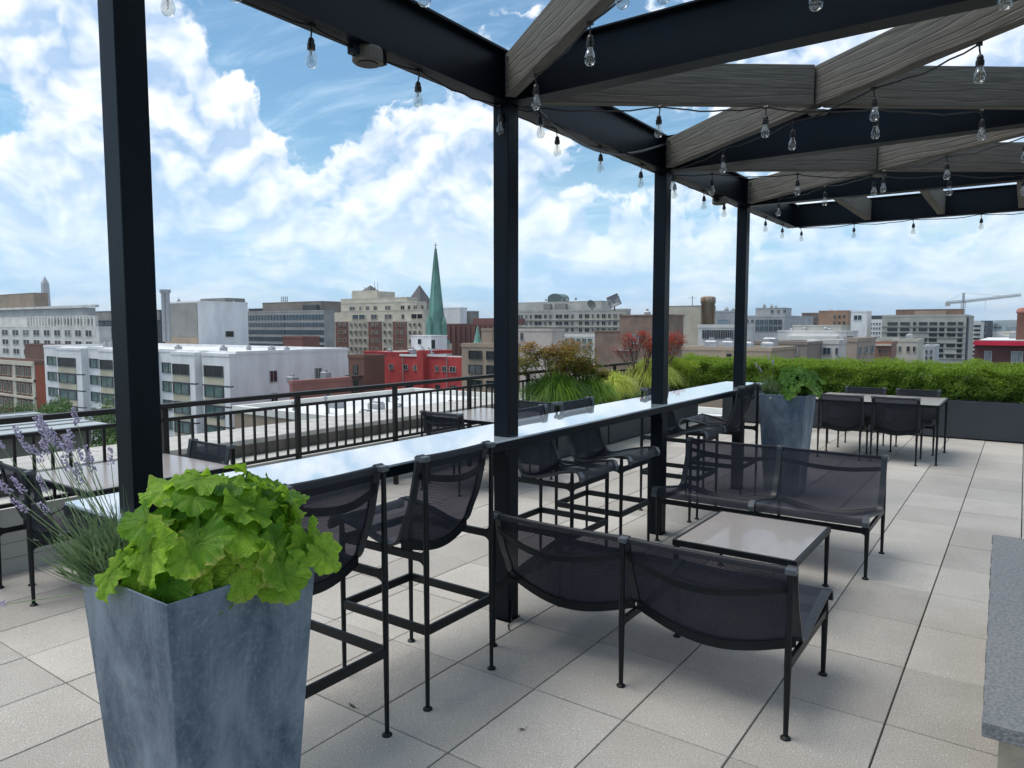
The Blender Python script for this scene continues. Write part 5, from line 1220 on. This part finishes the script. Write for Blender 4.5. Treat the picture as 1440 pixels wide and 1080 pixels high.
m = MB(); c_ = J0 - JD * 15.5 + Vector((0, 0, -2.6)); m.box(c_.x - 2, c_.x + 2, c_.y - 1.5, c_.y + 1.5, c_.z - 2, c_.z + 1.8); m.build('counterweight', CONC, o, origin=o.location)
m = MB(); m.tube([J0 + JD * 22 + Vector((0, 0, 2)), J0 + JD * 22 + Vector((0, 0, -9))], .1, 4); m.build('hook_cable', CR, o, origin=o.location)

# -- hills
m = MB(); import mathutils.noise as mn
N = 90; prev = None
for i in range(N + 1):
    px = 300 + (1900 - 300) * i / N; dpt = 4600; hz = zat(459.3 - 1.5 - (9.5 if px > 1360 else 2) * (.72 + .35 * mn.noise(Vector((i * .23, 0, 0)))) , px, dpt); a = at(px, dpt); c_ = at(px, dpt * 1.35); f_ = at(px, dpt * .82)
    cur = (Vector((f_.x, f_.y, GZ)), Vector((a.x, a.y, hz)), Vector((c_.x, c_.y, GZ)))
    if prev: m.poly([prev[0], cur[0], cur[1], prev[1]]); m.poly([prev[1], cur[1], cur[2], prev[2]])
    prev = cur
tag(m.build('hills', mat('wooded hills', (.05, .075, .04), .95, var=.4, vscale=.01)), kind='structure')

# -- far mass of roofs filling the gaps under the horizon
rnd = random.Random(77); m = MB(); mats_ = [CONC, TAN, BROWN, OFFW, GREYB, CREAM]
for k in range(420):
    px = rnd.uniform(-100, 1560); dp = rnd.uniform(340, 1500); q = at(px, dp); w_, d_ = rnd.uniform(14, 40), rnd.uniform(14, 34); tz = rnd.uniform(-14, -3) + rnd.choice((0, 0, 0, 2.5)); m.cur = rnd.randrange(6)
    m.box(q.x - w_ / 2, q.x + w_ / 2, q.y - d_ / 2, q.y + d_ / 2, GZ, tz); m.box(q.x - 3, q.x + 3, q.y - 3, q.y + 3, tz + .01, tz + 2.2)
tag(m.build('distant_city', mats_), 'hazy far-off mass of low city roofs below the skyline', 'city blocks', kind='stuff')

# -- neighbour roofs and greenery just below the railing
o = thing('white_flat_roof_building', 'lower neighbouring building with a white flat roof seen through the railing balusters', 'building', (-28, 40, GZ)); m = MB(); m.box(-47, -8, 31, 50, GZ, -4.6); m.build('wall', TAN, o, origin=o.location); m = MB(); m.box(-46.6, -8.4, 31.4, 49.6, -4.598, -4.5); m.build('roof', ROOFW, o, origin=o.location); m = MB()
for q_ in ((-47.1, -7.9, 30.9, 31.35), (-47.1, -7.9, 49.65, 50.1), (-47.1, -46.65, 31.351, 49.649), (-8.35, -7.9, 31.351, 49.649)): m.box(*q_, -4.599, -4.1)
m.build('parapet', OFFW, o, origin=o.location)
rnd = random.Random(4)
for k in range(26):
    x, y = rnd.uniform(-45, -14), rnd.uniform(33, 48); s_ = rnd.uniform(.3, .8); m = MB()
    if k % 3: m.tube([(x, y, -4.5), (x, y, -4.5 + rnd.uniform(.3, .9))], .09, 8); m.lathe([(0, 0), (.18, 0), (.18, .14), (0, .2)], (x, y, -4.0), 8); m.build('vent_pipe', METAL, o, origin=o.location)
    else: m.cbox(x, x + s_ * 1.6, y, y + s_, -4.5, -4.5 + s_ * .7, .08); m.box(x + .1, x + s_ * 1.5, y + .1, y + s_ - .1, -4.5 + s_ * .7 + .001, -4.5 + s_ * .7 + .06); m.build('skylight', METAL, o, origin=o.location)
o = thing('canopy_roof', 'pale metal canopy roof below the railing at the left edge', 'canopy', (-70, 26, GZ)); m = MB(); m.box(-82, -66, 21, 31, -7.2, -6.9); m.build('roof', mat('pale metal sheet', (.42, .46, .46), .4, metal=.2, var=.15), o, origin=o.location)
for k in range(6):
    m = MB(); m.box(-81 + k * 2.5, -80.92 + k * 2.5, 21, 31, -6.899, -6.80); m.build('standing_seam', METAL, o, origin=o.location)
m = MB(); m.box(-81, -67, 21.8, 30, GZ, -7.21); m.build('wall', wallm('taupe panel', (.16, .15, .13)), o, origin=o.location)
CROWN = leaf_mat('street tree leaf', (.018, .050, .012), (.10, .19, .04), .3)
def tree(label, x, y, h, r_, seed):
    rnd = random.Random(seed); o = thing('street_tree', label, 'tree', (x, y, GZ)); tr = MB(); tr.tube([(x, y, GZ), (x + .2, y, GZ + h * .35), (x, y + .3, GZ + h * .7)], [.45, .35, .18], 8)
    lobes = []
    for k in range(14):
        az, e = rnd.uniform(0, 6.28), rnd.uniform(-.3, 1); c = Vector((x, y, GZ + h - r_)) + Vector((math.cos(az) * r_ * .6, math.sin(az) * r_ * .6, e * r_ * .7)); lobes.append((c, r_ * rnd.uniform(.28, .5))); tr.tube([(x, y, GZ + h * .5), tuple(c)], [.15, .05], 5)
    tr.build('trunk', mat('tree bark', (.06, .045, .035), .9), o, origin=o.location); m = MB()
    def fn(r):
        c, lr = r.choice(lobes); d = Vector((r.gauss(0, 1), r.gauss(0, 1), r.gauss(0, 1))).normalized(); return c + d * lr * (.7 + .35 * r.random()), d, .35 + .4 * d.z
    cloud(m, 9000, fn, .16, rnd, .6); m.build('crown', CROWN, o, origin=o.location)
tree('leafy green tree below the railing in front of the white apartment block', -80, 35, 20.5, 5.5, 1)
tree('darker tree partly behind the leftmost post below the railing', -66, 31, 19.0, 5.0, 2)
tree('small tree in the gap between the pale canopy roof and the railing', -62, 24, 17.5, 4.2, 5)
tree('yellow-green tree beside the brick block at the left edge', -122, 47, 17.5, 5, 3)

# ------------------------------------------------------------------ haze
m = MB(); m.box(-8500, 7500, -400, 9500, GZ - 3, 190)
hz = bpy.data.materials.new('city haze'); hz.use_nodes = True; t = NT(hz.node_tree); t.n.remove(t.n['Principled BSDF'])
pv = t.new('ShaderNodeVolumePrincipled'); pv.inputs['Color'].default_value = (.78, .88, 1, 1); pv.inputs['Density'].default_value = .00011; pv.inputs['Anisotropy'].default_value = .2
t.l.new(pv.outputs[0], t.n['Material Output'].inputs['Volume'])
tag(m.build('haze', hz), kind='stuff')
